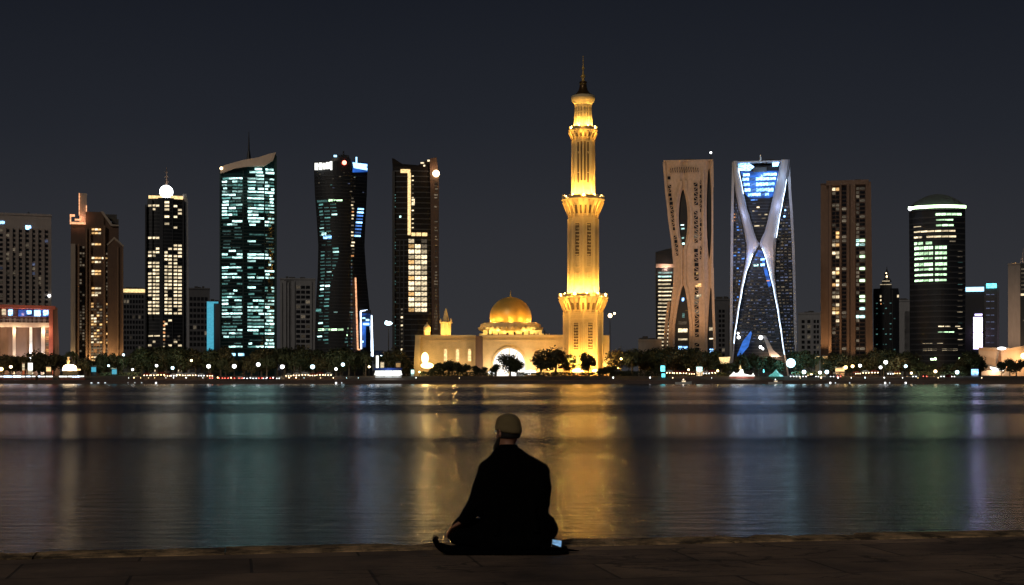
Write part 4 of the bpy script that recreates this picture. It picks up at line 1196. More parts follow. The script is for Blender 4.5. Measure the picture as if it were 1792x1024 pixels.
def lattice_tower():
    S = Site('lattice_tower', 'curving beige tower with pinched waist and tall pointed dark openings', 'tower', 1204, 780)
    r = S.root
    out = [(283, 1161, 1247), (330, 1164.5, 1247.5), (380, 1170, 1247.5), (430, 1176.5, 1247.5), (470, 1180, 1247.5), (500, 1179, 1248), (540, 1175, 1249), (580, 1171, 1250.5), (640, 1168, 1252), (664, 1168, 1252)]
    inner = [(p, a+3, b-1.5) for p, a, b in out]
    S.loft('wall', M['glass_dark'], inner, 26, 0, n=4)
    def hole(y, segs):
        for t, u, tab in segs:
            if t <= y <= u: return interp(tab, y)
        return None
    # lens shaped opening above, pointed one below; slit down the right side, twice
    def h1(y):
        if 332 <= y <= 432:
            t_ = (y-332)/100; w_ = 7.6*math.sin(PI*t_)**.62 if t_ > 0 else 0; c = 1195 + 1.2*t_
            return c-w_, c+w_
        if y >= 500:
            w_ = min(12.4, 12.4*((y-500)/70)**.62); c = 1196 - min(2.5, (y-500)*.03)
            return c-w_*1.0, c+w_
        return 1196, 1196
    def h2(y):
        if 296 <= y <= 452:
            t_ = (y-296)/156; w_ = 4.1*math.sin(PI*t_)**.5; c = 1240.5 + .5*t_; return c-w_, c+w_
        if y >= 505:
            w_ = min(7, 7*((y-505)/80)**.7); return 1243.5-w_*.8, 1243.5+w_*.75+1
        return 1242, 1242
    rows = []
    for y in fr(283, 665, 4):
        a, b = interp(out, y); p, q = h1(y); u, v = h2(y)
        rows.append((y, [a, p, q, u, v, b]))
    shell(S, 'cladding', 'lattice', rows, -3.6, 6, crown=1.6)
    # raised rims round the openings: ribs that run the height of the tower
    def rib(name, f, t, u, w_=.8, yy=-3.8, mat='lattice'):
        mb = MB(); ys = fr(t, u, 5)
        for c, d_ in zip(ys, ys[1:]): mb.obox((S.x(f(c)), yy, S.z(c)), (S.x(f(d_)), yy, S.z(d_)), w_, w_*1.5)
        return mb.build(name, M[mat], r)
    def off(y): return 9*math.sin(PI*min(1, max(0, (y-312)/125)))**.8 if 312 < y < 437 else 0
    rib('rib', lambda y: h1(y)[0]-3.2-off(y)*.35, 318, 660); rib('rib', lambda y: h1(y)[1]+3.2+off(y)*.35, 318, 660)
    rib('rib', lambda y: interp(out, y)[0]+1, 285, 662, .9); rib('rib', lambda y: interp(out, y)[1]-1, 285, 662, .9)
    rib('rib', lambda y: 1230.5+(y-300)*.006, 296, 660, .6)
    # carved panels left and right of the openings: dark slots crossed by slanting bars
    rng = random.Random(71); rc = []; mb = MB()
    def panel(xa, xb, t, u, step, bars):
        for y in fr(t, u, step):
            if rng.random() < .88:
                a = xa(y)+rng.uniform(0, 1.2); b = xb(y)-rng.uniform(0, 1.2)
                rc.append((a, b, y, y+step*.70, rng.choice(['window_dark']*6+bars)))
                if rng.random() < .7:
                    z0, z1 = S.z(y+step*.6), S.z(y)
                    p, q = (S.x(a), S.x(b)) if rng.random() < .5 else (S.x(b), S.x(a))
                    mb.obox((p, -4.25, z0), (q, -4.25, z1), .35, .3)
    panel(lambda y: interp(out, y)[0]+4.5, lambda y: interp(out, y)[0]+10.5, 310, 445, 7.4, ['w_dim'])
    panel(lambda y: 1213.5+(y-310)*.006, lambda y: 1221+(y-310)*.01, 322, 640, 8.2, ['w_dim'])
    panel(lambda y: 1224, lambda y: 1228, 318, 450, 8.2, [])
    for k in range(13):
        x = 1172.5+k*4; y0_ = 294+(k-6)**2*.06
        rc.append((x, x+1.9, y0_, y0_+9.5-abs(k-6)*.4, 'window_dark')); mb.obox((S.x(x-.3), -4.3, S.z(y0_+10)), (S.x(x+2.2), -4.3, S.z(y0_)), .3, .3)
    rc += [(1219, 1222.5, 517, 521, 'w_warm'), (1223, 1227, 516, 520.5, 'w_warm'), (1218, 1222, 478, 482, 'w_gold'), (1221, 1227, 497, 503, 'w_gold'), (1217, 1221, 500, 504, 'w_gold')]
    mb.build('lattice_bar', M['lattice'], r)
    S.st = None; del S.st
    S.panes(rc, proud=4.0, d=1.2)
    gl = [(1187.5, 1202, 562, 568, 'w_dim'), (1187, 1203, 575, 581.5, 'w_warm'), (1187, 1203, 592.5, 595.5, 'w_warm'), (1187.5, 1203, 606, 612, 'w_sky'), (1172, 1176, 575, 584, 'w_warm'), (1193.5, 1197, 521, 527, 'w_sky'), (1194, 1198, 548, 556, 'w_dimteal'),
          (1192, 1198, 399, 401.5, 'w_cool'), (1193, 1197, 415, 418, 'w_cool'), (1192.5, 1198, 425, 428, 'w_cool'), (1191, 1197, 393, 394.5, 'w_cool'), (1241, 1247, 573, 579, 'w_warm'), (1241, 1248, 592, 594, 'w_warm'), (1242, 1248, 611, 621, 'w_sky')]
    S.panes(gl, proud=.6, d=.9)
    mb = MB(); mb.lathe([(10, S.z(284)), (10, S.z(281)), (8.5, S.z(277)), (5, S.z(274.5)), (.5, S.z(273.5))], 20, S.x(1206), 12, 0, 1.0, .8); mb.build('roof_dome', M['glass_dark'], r, True)
    S.part('parapet', M['lattice'], [(1161, 1247.5, 281.5, 284)], -3.8, 20)
    S.part('side_wing', M['lattice'], [(1170, 1174.5, 528, 662)], 4, 9); S.poly('side_wing', M['lattice'], [(1168, 528), (1173, 528), (1168, 580), (1164, 662), (1158, 662), (1163, 570)], -1, 3)
    antenna(S, 1244, 268, 283, .15, 2, 'black_metal', 'hot_white')
    for x, yy, p in ((1178, 642, 24000), (1208, 642, 26000), (1236, 642, 20000)):
        light('SPOT', (S.x(x), -24, S.z(yy+6)), p*.7, (1, .60, .32), (S.x(x), 0, S.z(420)), 70, .9, parent=r, name='facade_uplight')
    light('SPOT', (S.x(1190), -90, S.z(640)), 88000, (1, .66, .40), (S.x(1204), 0, S.z(400)), 70, .9, parent=r, name='facade_flood')
lattice_tower()

def x_tower():
    S = Site('x_braced_tower', 'glass tower wrapped in a great pale X shaped brace with a blue lit top', 'tower', 1334, 770)
    r = S.root
    st = [(290, 1284, 1379), (330, 1283, 1381), (380, 1282, 1384.5), (430, 1281.5, 1387), (480, 1281, 1388.5), (540, 1280.5, 1390), (600, 1280, 1391), (664, 1279, 1391)]
    S.loft('wall', M['glass_dark'], st, 30, .5, n=12)
    st_keep = S.st
    L = [(283, 1282.5, 1291), (300, 1283, 1293.5), (330, 1286.5, 1299.5), (360, 1291.5, 1306), (385, 1298, 1313), (405, 1302.5, 1319), (420, 1305, 1324), (428, 1306.5, 1329), (436, 1306.5, 1324), (445, 1306.5, 1318.5), (460, 1304.5, 1313.5), (480, 1300.5, 1306), (510, 1295.3, 1299.6), (550, 1289.3, 1292.6), (590, 1283.8, 1286.6), (664, 1277.5, 1280.2)]
    Rr = [(283, 1366, 1382), (300, 1363, 1380), (330, 1356.5, 1374.5), (360, 1349.5, 1369), (385, 1344, 1364), (405, 1339, 1361), (420, 1332, 1358.5), (428, 1328.9, 1358), (436, 1333, 1357.5), (445, 1337, 1357), (460, 1341.5, 1356.5), (480, 1346.5, 1356), (510, 1353.5, 1358.5), (550, 1361, 1364.6), (590, 1367, 1370), (664, 1378.5, 1381.3)]
    rows = [(y, [*interp(L, y), *interp(Rr, y)]) for y in fr(283, 664, 4)]
    shell(S, 'brace', 'steel', rows, -5.5, -1.0, crown=1.6)
    # thin outer edges
    for f in (lambda y: interp(st, y)[0]-.6, lambda y: interp(st, y)[1]+.6):
        mb = MB(); ys = fr(284, 660, 8)
        for c, d_ in zip(ys, ys[1:]): mb.obox((S.x(f(c)), -2.6, S.z(c)), (S.x(f(d_)), -2.6, S.z(d_)), .7, 1.4)
        mb.build('edge_rib', M['steel'], r)
    # led lines
    def led(name, f, t, u, w0, w1, mat='strip_white'):
        mb = MB(); ys = fr(t, u, 5)
        for k, (c, d_) in enumerate(zip(ys, ys[1:])):
            w_ = w0+(w1-w0)*k/len(ys)
            mb.obox((S.x(f(c)), -5.9, S.z(c)), (S.x(f(d_)), -5.9, S.z(d_)), w_, .3)
        return mb.build(name, M[mat], r)
    led('light_line', lambda y: interp(L, y)[1]-.9, 446, 606, 1.5, .8)
    led('light_line', lambda y: interp(Rr, y)[0]+.7, 436, 622, 1.0, 1.2)
    led('light_line', lambda y: interp(Rr, y)[1]-.4, 318, 420, .4, .6)
    led('light_line', lambda y: interp(L, y)[1]-.3, 296, 345, .35, .2)
    rng = random.Random(81); rc = []
    for i, y in enumerate((303.5, 311, 320, 329.5, 338)):
        a = interp(L, y)[1]+(3.5 if i else 6); b = interp(Rr, y)[0]-3
        a += max(0, i-3)*4; b -= max(0, i-3)*6
        segs = 5; w_ = (b-a)/segs
        for k in range(segs):
            if i == 0 and k in (1, 2): continue
            rc.append((a+k*w_+.25, a+(k+1)*w_-.25, y, y+[5, 5.6, 6, 6.5, 6][i]*rng.uniform(.8, 1), 'w_sky' if rng.random() < .9 else 'w_blue'))
    for y in fr(349, 398, 6.5):
        a = interp(L, y)[1]+3; b = interp(Rr, y)[0]-3
        for k in range(3):
            if rng.random() < .6: x = rng.uniform(a, b-4); rc.append((x, min(b, x+rng.uniform(3, 9)), y, y+1.9, rng.choice(['w_dimblue', 'w_dim', 'w_dim', 'w_warm'] if y > 352 else ['w_blue'])))
    for y in fr(345, 640, 5.6):
        a, b = interp(st, y); l0 = interp(L, y)[0]; r1 = interp(Rr, y)[1]
        for k in range(3):
            w_ = (l0-a-3)/3
            if w_ > 1.2 and rng.random() < .75: rc.append((a+2+k*w_, a+2+k*w_+w_*rng.uniform(.5, .85), y, y+2, rng.choice(['w_dimblue', 'w_dim', 'w_dimblue', 'w_dim', 'w_blue' if y > 390 else 'w_orange'])))
        for k in range(4):
            w_ = (b-r1-3)/4
            if y > 356 and w_ > 1.5 and rng.random() < .8:
                rc.append((r1+2+k*w_, r1+2+k*w_+w_*rng.uniform(.5, .85), y, y+(2.4 if y < 390 else 1.8), rng.choice(['w_dimblue', 'w_dim', 'w_dim', 'w_sky' if k == 1 and y < 400 else 'w_dimblue'])))
    for y in fr(446, 600, 5.6):
        a = interp(L, y)[1]+2; b = interp(Rr, y)[0]-2
        n = int((b-a)/7)+1; w_ = (b-a)/n
        for k in range(n):
            if rng.random() < .62: rc.append((a+k*w_+rng.uniform(0, 2), a+(k+1)*w_-rng.uniform(0, 2), y, y+1.7, rng.choice(['w_dim', 'w_dimblue', 'w_dim', 'w_orange' if 490 < y < 502 else 'w_dimblue'])))
    rc += [(1319, 1327, 462.5, 466, 'w_cool'), (1331, 1338, 461.5, 466, 'w_sky'), (1331, 1338, 452.5, 456, 'w_sky'), (1321, 1325, 453, 455, 'w_blue')]
    S.panes(rc, proud=.65)
    S.bands(M['spandrel'], fr(348.5, 650, 5.6), .35, .2, 1)
    # glowing blue glass behind the top floors and below the crossing, slanting canopy at the foot
    S.poly('blue_glass', M['inner_blue'], [(1296, 300), (1366, 300), (1353, 345), (1346, 347), (1311, 347), (1305, 340)], -.75, -.6)
    S.poly('blue_glass', M['inner_blue'], [(1327, 438), (1334, 440), (1350, 500), (1345, 503), (1338, 478), (1332, 450), (1322, 448)], -.75, -.6)
    S.poly('blue_glass', M['w_sky'], [(1290, 286), (1310, 285), (1320, 292), (1312, 299), (1294, 298)], -.8, -.6)
    S.poly('blue_glass', M['w_sky'], [(1352, 284.5), (1364, 284.5), (1361, 292), (1352, 292)], -.8, -.6)
    S.part('plant_screen', M['spandrel'], [(1318, 1342, 294, 302)], -2.6, -1.9)
    S.poly('canopy', M['cyan_panel'] if 'cyan_panel' in M else M['canopy_blue'], [(1314, 580), (1316, 584), (1310, 607), (1295, 625), (1289, 625), (1300, 598)], -7.5, -7)
    S.poly('canopy', M['steel'], [(1335, 588), (1340, 588), (1352, 612), (1366, 625), (1348, 625)], -7.5, -7)
    S.part('parapet', M['steel'], [(1283, 1381.5, 283, 285.5)], -3.5, 24)
    mb = MB(); mb.tube((S.x(1331), -3, S.z(286)), (S.x(1331), -3, S.z(272)), .55, .3); mb.build('antenna', M['white_paint'], r)
    clutter(S, rng, 1300, 1372, 283, 5, 4, 16, 2)
    for x, y, q in ((1331.5, 591.5, 1.1), (1331, 608, .8), (1293, 591, .9), (1292, 584, .6), (1335, 611, .6)):
        b = MB(); b.ball((0, 0, 0), q); b.build('lobby_lamp', M['hot_white'], r, loc=(S.x(x), -8, S.z(y)))
    for x, yy, p, c in ((1312, 448, 9000, (.34, .48, 1)), (1346, 446, 2600, (1, .68, .5)), (1300, 375, 5200, (.45, .58, 1)), (1362, 360, 4800, (.5, .6, 1)), (1370, 310, 4500, (.45, .65, 1)), (1326, 432, 900, (1, .65, .3))):
        light('POINT', (S.x(x), -15, S.z(yy)), p*.48, c, parent=r, name='brace_light')
    light('POINT', (S.x(1333), -8, S.z(306)), 1800, (.4, .7, 1), parent=r, name='brace_light')
    for x in (1340, 1352, 1360): light('POINT', (S.x(x), -9, S.z(628)), 1200, (1, .6, .35), parent=r, name='lobby_light')
    light('SPOT', (S.x(1330), -110, S.z(640)), 34000, (.38, .52, 1), (S.x(1334), 0, S.z(400)), 60, .9, parent=r, name='facade_flood')
M['canopy_blue'] = glow('blue_canopy_light', (.05, .22, .85), .75, 0, .3, scale=.3)
x_tower()

def ribbed_tower():
    S = Site('brown_ribbed_tower', 'tall brown stone tower with upright ribs and scattered lit windows', 'tower', 1480, 850)
    r = S.root
    S.part('wall', M['brown'], [(1436, 1449, 319.5, 662)], 3, 26); S.part('wall', M['brown_dark'], [(1449, 1453, 318, 662)], 1, 26)
    S.part('wall', M['brown_dark'], [(1453, 1517, 316.5, 662)], 1.2, 28)
    S.poly('wall', M['brown'], [(1517, 318), (1524, 320), (1528, 662), (1517, 662)], -.4, 24)
    S.part('cornice', M['brown'], [(1446, 1520, 316, 324)], -1.6, 2); S.part('parapet', M['brown_dark'], [(1435.5, 1447, 319, 321)], 2.6, 26)
    S.part('rib', M['brown'], [(1450.5, 1455, 324, 662), (1469.5, 1472.5, 324, 662), (1482, 1486.5, 324, 662), (1488.5, 1497, 324, 662), (1515, 1518.5, 324, 662)], -1.7, 1.3)
    rng = random.Random(91); rc = []
    lit = [(k*7.0) for k in range(60)]
    for i, y in enumerate(fr(328, 655, 7.0)):
        near = lambda arr: any(abs(y-q) < 3.5 for q in arr)
        for a, b in ((1456.5, 1462), (1463, 1468.5)):
            on = near((331, 405, 414, 426, 437, 446, 467, 477, 487, 497, 517, 528, 538, 548, 556)) and (a > 1460 or rng.random() < .25)
            rc.append((a, b, y, y+4.6, ('w_warm' if rng.random() < .6 else 'w_gold') if on else rng.choice(['window_dark', 'window_dark', 'w_dim'])))
        rc.append((1473.5, 1481, y, y+4.4, rng.choice(['window_dark']*8+['w_dim'])))
        on = near((418, 426, 446, 467, 486, 517, 527, 537, 555))
        rc.append((1498.5, 1503.5, y, y+4.6, 'w_cool' if near((418, 426, 555)) else rng.choice(['window_dark', 'w_dim'])))
        rc.append((1504.5, 1513.5, y, y+4.4, ('w_green' if rng.random() < .7 else 'w_cool') if on else rng.choice(['window_dark', 'window_dark', 'window_dark', 'w_dim'])))
    S.panes(rc, proud=-.55, d=1.2, cap=100)
    clutter(S, rng, 1455, 1512, 316.5, 5, hmax=1.5)
    for x, p in ((1443, 22000), (1470, 3000), (1492, 3000), (1520, 4000)):
        light('SPOT', (S.x(x), -10, S.z(641)), p, (1, .62, .30), (S.x(x), 2, S.z(560)), 60, .8, parent=r, name='facade_uplight')
    light('SPOT', (S.x(1480), -100, S.z(640)), 26000, (1, .66, .42), (S.x(1480), 0, S.z(450)), 60, .9, parent=r, name='facade_flood')
ribbed_tower()

def spired_tower():
    S = Site('small_spired_tower', 'small dark tower with a stepped cap and spire right of the brown ribbed tower', 'tower', 1551, 900)
    r = S.root
    S.loft('wall', M['glass_dark'], [(505, 1528.5, 1572), (514, 1528, 1573.5), (662, 1529, 1574)], 18, 2, n=6)
    S.part('cap', M['black_metal'], [(1540, 1561, 498, 505), (1543, 1558, 492, 498)], 3, 12)
    mb = MB(); mb.lathe([(3, S.z(492)), (2.6, S.z(489)), (1.5, S.z(486)), (1.2, S.z(482)), (1.6, S.z(479)), (.9, S.z(476)), (.3, S.z(470)), (.1, S.z(465))], 8, S.x(1552), 7)
    sp = mb.build('spire', M['spandrel'], r)
    S.part('light_strip', M['w_warm'], [(1544, 1557, 490.8, 492.2), (1540, 1560, 497, 498)], 2.4, 3)
    b = MB(); b.ball((S.x(1552), 5.4, S.z(483)), .5); b.ball((S.x(1551), 5.4, S.z(477)), .35); b.build('beacon', M['hot_warm'], sp)
    rng = random.Random(3)
    S.panes([(1540, 1542.4, 517, 521, 'w_warm'), (1540.3, 1542.4, 524, 527, 'w_warm'), (1541, 1542.6, 531, 533, 'w_orange'), (1570, 1573, 516.5, 521, 'w_warm')] + [(x, x+3, y, y+1.6, 'w_dimteal') for x in (1533, 1545, 1549, 1557, 1564) for y in fr(530, 640, 9) if rng.random() < .55])
    S.part('rib', M['spandrel'], [(1547, 1548, 508, 662), (1561, 1561.8, 508, 662), (1537, 1537.7, 508, 662)], -2.3, 0)
spired_tower()

def round_topped_tower():
    S = Site('round_topped_tower', 'dark tower with a curved dome roof above a bright pale rim line', 'tower', 1640, 800)
    r = S.root
    S.loft('wall', M['glass_dark'], [(367, 1590.5, 1689), (500, 1591.5, 1689.5), (662, 1592, 1688)], 28, 5, n=16)
    n = 16
    S.poly('roof', M['glass_dark'], [(1592+k*(96/n), 361.5 - 20.5*math.sin(PI*k/n)**.85) for k in range(n+1)], -3, 24)
    mb = MB()
    for k in range(24):
        t0, t1 = -1+k/12, -1+(k+1)/12
        f = lambda t_: (S.x(1639.8+t_*49.6), -5.6*(1-t_*t_)-.4, S.z(363.4 + t_*.5))
        mb.obox(f(t0), f(t1), 1.0, 1.5)
    mb.build('rim_light', M['rim_green'], r)
    b = MB(); b.ball((S.x(1593), -1.2, S.z(364)), 1.25); b.build('beacon', M['hot_white'], r)
    mb = MB()
    for k in range(20):
        t0, t1 = -1+k/10, -1+(k+1)/10
        f = lambda t_: (S.x(1639.8+t_*49.6), -5.3*(1-t_*t_)-.2, S.z(367.6))
        mb.obox(f(t0), f(t1), 1.2, 1.2)
    mb.build('roof_edge', M['spandrel'], r)
    rng = random.Random(101); rc = []
    def seg(y, h, parts, m_):
        for a, b in parts: rc.append((a, b, y, y+h, m_))
    def chop(a, b, n, g=.9): w_ = (b-a)/n; return [(a+k*w_+g/2*rng.uniform(.4, 1.6), a+(k+1)*w_-g/2*rng.uniform(.4, 1.6)) for k in range(n)]
    seg(375, 3.8, chop(1637, 1683, 5), 'w_green'); seg(385.5, 2.2, chop(1638, 1668, 2), 'w_green'); seg(394.5, 3, chop(1638, 1669, 3), 'w_green')
    seg(396, 1.5, [(1599, 1612)], 'w_warm'); seg(404.5, 2.6, chop(1599, 1672, 6), 'w_warm'); seg(414, 3, chop(1599, 1614, 2)+chop(1621, 1673, 4), 'w_warm')
    seg(424, 4.6, [(1600, 1605), (1607, 1615), (1620, 1631)], 'w_green'); seg(423, 2, [(1662, 1672)], 'w_dim')
    for i, y in enumerate(fr(432, 492, 9.6)):
        h_ = 5.2 if i in (0, 1, 3) else 3.4
        seg(y, h_, chop(1600, 1633, 4)+chop(1636, 1657, 3), 'w_green')
    for y in fr(506, 622, 9.6):
        a, b = rng.uniform(1600, 1606), rng.uniform(1650, 1682)
        seg(y, 1.5, chop(a, b, rng.randint(2, 5)), rng.choice(['w_dim', 'w_dim', 'w_warm']))
    seg(601, 2.2, chop(1614, 1632, 3)+[(1640, 1650)], 'w_warm'); seg(611, 2.8, chop(1615, 1640, 3)+chop(1648, 1676, 3), 'w_warm'); seg(571, 2, [(1642, 1652), (1654, 1680)], 'w_warm'); seg(581, 2, chop(1641, 1670, 3), 'w_green')
    for y in fr(440, 612, 9.6):
        rc.append((1676+rng.uniform(-2, 2), 1684, y, y+1.6, rng.choice(['w_dim', 'w_dimteal', 'w_dim' if y < 540 else 'w_warm'])))
    seg(627.5, 3.8, [(1603, 1634)], 'rim_green'); seg(626.5, 5, [(1635, 1680)], 'rim_green'); seg(627, 4.5, [(1597, 1602)], 'rim_green')
    S.panes(rc, proud=.3)
    S.bands(M['spandrel'], [y for y in fr(382, 640, 9.6)], .8, .35, .6, n=14)
round_topped_tower()

def low_screens():
    S = Site('low_office_block', 'low dark office block with cyan roof lights and a tall glowing lilac screen', 'office block', 1716, 950)
    r = S.root
    S.part('wall', M['glass_dark'], [(1686, 1722, 502, 662)], 0, 20); S.part('wall', M['spandrel'], [(1722, 1745, 497, 662)], 1.5, 22); S.part('wall', M['concrete_dark'], [(1745, 1748.5, 500, 662)], 1, 20)
    S.part('light_band', M['sign_blue'], [(1690, 1722, 502.5, 510)], -1, .1); S.part('light_band', M['cyan_hot'], [(1726, 1744, 496.5, 504.5)], .3, 1.6)
    S.part('screen', M['magenta'], [(1703.5, 1719.5, 555, 611)], -1, -.05); S.part('screen', M['magenta'], [(1706, 1719, 549.5, 552)], -1, -.05)
    S.part('screen_frame', M['black_metal'], [(1702.6, 1703.5, 549, 612), (1719.5, 1720.4, 549, 612), (1703.5, 1719.5, 581.5, 582.5)], -1.3, -.02)
    S.panes([(x, x+6, y, y+1.4, 'w_dimblue') for x in (1726, 1734) for y in fr(515, 630, 12)], proud=-1.3)
    light('POINT', (S.x(1712), -7, S.z(585)), 1800, (.9, .6, 1), parent=r, name='screen_light')
low_screens()

def edge_tower():
    S = Site('beige_edge_tower', 'tower with a blank beige side and thin spire at the far right edge', 'tower', 1790, 850)
    r = S.root
    S.part('wall', M['hotel'], [(1764, 1785.5, 461.5, 662)], 0, 22); S.part('wall', M['glass_dark'], [(1785.5, 1830, 461, 662)], -.5, 22)
    S.part('parapet', M['hotel'], [(1763.5, 1786, 460.5, 463)], -.5, 22.5)
    mb = MB(); mb.lathe([(3.2, S.z(461)), (2.6, S.z(459)), (.2, S.z(457.5))], 14, S.x(1776), 8); mb.build('roof_dome', M['sandstone_trim'], r, True)
    mb = MB(); mb.obox((S.x(1785.5), 0, S.z(461)), (S.x(1790), 2, S.z(445)), .35, .35); mb.tube((S.x(1790.5), 2, S.z(461)), (S.x(1790.5), 2, S.z(434)), .5, .25); mb.build('antenna', M['steel'], r)
    S.panes([(1787, 1800, y, y+2.4, 'w_dim') for y in fr(470, 510, 7)] + [(1786.5, 1800, 514, 517.5, 'w_warm'), (1790, 1800, 560, 562, 'w_dim')], proud=.8)
    light('POINT', (S.x(1776), 2, S.z(456)), 500, (1, .6, .35), parent=r, name='roof_light')
    light('SPOT', (S.x(1775), -40, S.z(640)), 34000, (1, .66, .42), (S.x(1775), 0, S.z(560)), 50, .9, parent=r, name='facade_flood')
edge_tower()

def curved_hall():
    S = Site('curved_hall', 'low beige hall with a sweeping curved roofline at the right edge', 'hall', 1760, 680)
    r = S.root
    def roof(x): return 609 + 2.8*math.exp(-((x-1755)/22)**2)*-.5 + (.0 if x < 1765 else (x-1765)*-.05)
    pts = [(x, roof(x)) for x in fr(1712, 1830, 6)] + [(1830, 662), (1718, 662), (1714, 640)]
    S.poly('wall', M['beige'], pts, 0, 26)
    sl_ = MB(); sl_.prism([(S.x(a), S.z(b)) for a, b in [(1712, 607.5), (1745, 609), (1760, 610.5), (1790, 606), (1830, 603), (1830, 605), (1790, 608.5), (1760, 613), (1745, 611.5), (1712, 609.5)]], -1.8, 27); sl_.build('roof', M['beige'], r)
    mb = MB(); mb.prism([(S.x(a), S.z(b)) for a, b in [(1749, 614), (1751, 614), (1753, 636), (1745, 636)]], -.7, .2); mb.build('recess_shade', M['brown_dark'], r)  # dark slab proud of the wall, painting the shade of a recess
    b = MB(); b.ball((S.x(1753), -2.4, S.z(610)), .7, sx=2.8); b.build('roof_lamp', M['hot_white'], r)
    b = MB(); b.ball((S.x(1791), -4, S.z(623)), 1.3); b.build('wall_lamp', M['hot_gold'], r)
    en_ = MB(); en_.prism([(S.x(a), S.z(b)) for a, b in [(1732, 639), (1746, 641.5), (1760, 646), (1756, 649.5), (1738, 649.5), (1733, 645)]], -6, -4.5); en_.build('entrance_canopy', M['sign_white'], r)
    sh = MB(); sh.prism([(S.x(a), S.z(b)) for a, b in [(1716, 641), (1722, 637), (1735, 639), (1750, 643), (1754, 645), (1754, 646), (1732, 641.5), (1722, 640), (1717, 643)]], -7, -2); sh.build('entrance_roof', M['roof'], r)
    lp = MB(); lp.prism([(S.x(a), S.z(b)) for a, b in [(1718, 655), (1719, 650), (1730, 648), (1750, 650), (1766, 651), (1766, 657), (1718, 657)]], -9, -6.5); lp.build('plinth', M['beige'], r)
    light('SPOT', (S.x(1735), -50, S.z(652)), 17000, (1, .58, .30), (S.x(1735), 0, S.z(625)), 45, .9, parent=r, name='facade_flood')
    light('POINT', (S.x(1772), -7, S.z(634)), 4200, (1, .52, .2), parent=r, name='facade_uplight'); light('POINT', (S.x(1788), -6, S.z(628)), 2600, (1, .55, .22), parent=r, name='facade_uplight')
    light('POINT', (S.x(1740), -12, S.z(650)), 2600, (1, .7, .45), parent=r, name='entrance_light')
curved_hall()

# ------------------------------------------------------------------ shore planting
def leaf_material(name, c1, c2):
    t = NT(name)
    ge = t.new('ShaderNodeNewGeometry'); oi = t.new('ShaderNodeObjectInfo')
    f = t.math('FRACT', t.math('ADD', ge.outputs['Random Per Island'], t.math('MULTIPLY', oi.outputs['Random'], .35)))
    mx = t.new('ShaderNodeMix', data_type='RGBA'); t.link(f, mx.inputs[0])
    mx.inputs[6].default_value = (*c1, 1); mx.inputs[7].default_value = (*c2, 1)
    t.link(mx.outputs[2], t.b.inputs['Base Color']); t.b.inputs['Roughness'].default_value = .7
    return t.m
M['leaf'] = leaf_material('tree_leaf', (.018, .026, .010), (.055, .062, .022))
M['leaf_dry'] = leaf_material('olive_leaf', (.03, .032, .012), (.09, .07, .026))

def crown_mesh(seed, mat, H=9.0, Wd=8.0, nleaf=2400):
    rg = random.Random(seed); mb = MB()
    lobes = []
    for k in range(rg.randint(7, 10)):
        a = rg.uniform(0, 2*PI); rr = rg.uniform(0, .33)*Wd; z = rg.uniform(.36, .80)*H
        lobes.append((Vector((rr*math.cos(a), rr*math.sin(a), z)), rg.uniform(.16, .26)*Wd))
    lobes.append((Vector((0, 0, .62*H)), .3*Wd))
    for _ in range(nleaf):
        c, r_ = rg.choice(lobes)
        d = Vector((rg.gauss(0, 1), rg.gauss(0, 1), rg.gauss(0, 1))).normalized()
        p = c + d*r_*(rg.uniform(.55, 1.12))
        if mnoise.noise(p*.55 + Vector((seed, 0, 0))) < -.22: continue
        a = Vector((rg.gauss(0, 1), rg.gauss(0, 1), rg.gauss(0, 1))).normalized(); b = a.cross(d)
        if b.length < .1: continue
        b.normalize(); s_ = rg.uniform(.24, .50)
        mb.add([p-a*s_, p+b*s_*.6, p+a*s_, p-b*s_*.6], [(0, 1, 2, 3)])
    return mb.mesh('crown', mat), lobes
def trunk_mesh(seed, H, lobes):
    rg = random.Random(seed); mb = MB()
    k = .36*H
    mb.sweep([(0, 0, -.4), (.05*rg.uniform(-1, 1), .1, k*.5), (rg.uniform(-.3, .3), 0, k)], [.32, .24, .18], 7)
    for c, r_ in lobes[:6]:
        mid_ = Vector((c.x*.4, c.y*.4, k + (c.z-k)*.45)); mb.sweep([(0, 0, k*.82), mid_, c], [.15, .10, .03], 5)
    return mb.mesh('trunk', M['bark'])
variants = []
for i, (H, W_, dry) in enumerate(((9.5, 9, 0), (8.5, 10, 0), (11, 8.5, 0), (8, 8, 1), (9, 10.5, 1), (10, 9, 0))):
    cm, lb = crown_mesh(100+i, M['leaf_dry'] if dry else M['leaf'], H, W_)
    variants.append((cm, trunk_mesh(100+i, H, lb), sorted(v_.co.z for v_ in cm.vertices)[int(len(cm.vertices)*.985)]/.93, W_, dry))
def palm_meshes(seed):
    rg = random.Random(seed); tr, cr = MB(), MB()
    tr.sweep([(0, 0, -.3), (.1, 0, 2.5), (.25, 0, 5), (.3, 0, 7)], [.30, .22, .2, .17], 7)
    for k in range(26):
        a = rg.uniform(0, 2*PI); el = rg.uniform(-.2, 1.2); L_ = rg.uniform(2.4, 3.4); n = 6; prev = None
        for q in range(n+1):
            t_ = q/n
            p = Vector((.3+math.cos(a)*L_*t_*math.cos(el)*(1-.15*t_), math.sin(a)*L_*t_*math.cos(el), 7 + L_*t_*math.sin(el) - 2.6*t_*t_))
            sd = Vector((-math.sin(a), math.cos(a), 0))
            if prev is not None:
                w0, w1 = .42*(1-(t_-1/n))**.5+.03, .42*max(0, 1-t_)**.5+.03
                dz = Vector((0, 0, -.25))
                cr.add([prev, prev+sd*w0+dz, p+sd*w1+dz, p, prev-sd*w0+dz, p-sd*w1+dz], [(0, 1, 2, 3), (0, 3, 5, 4)])
            prev = p
    return cr.mesh('crown', M['leaf']), tr.mesh('trunk', M['bark'])
palm = palm_meshes(5)

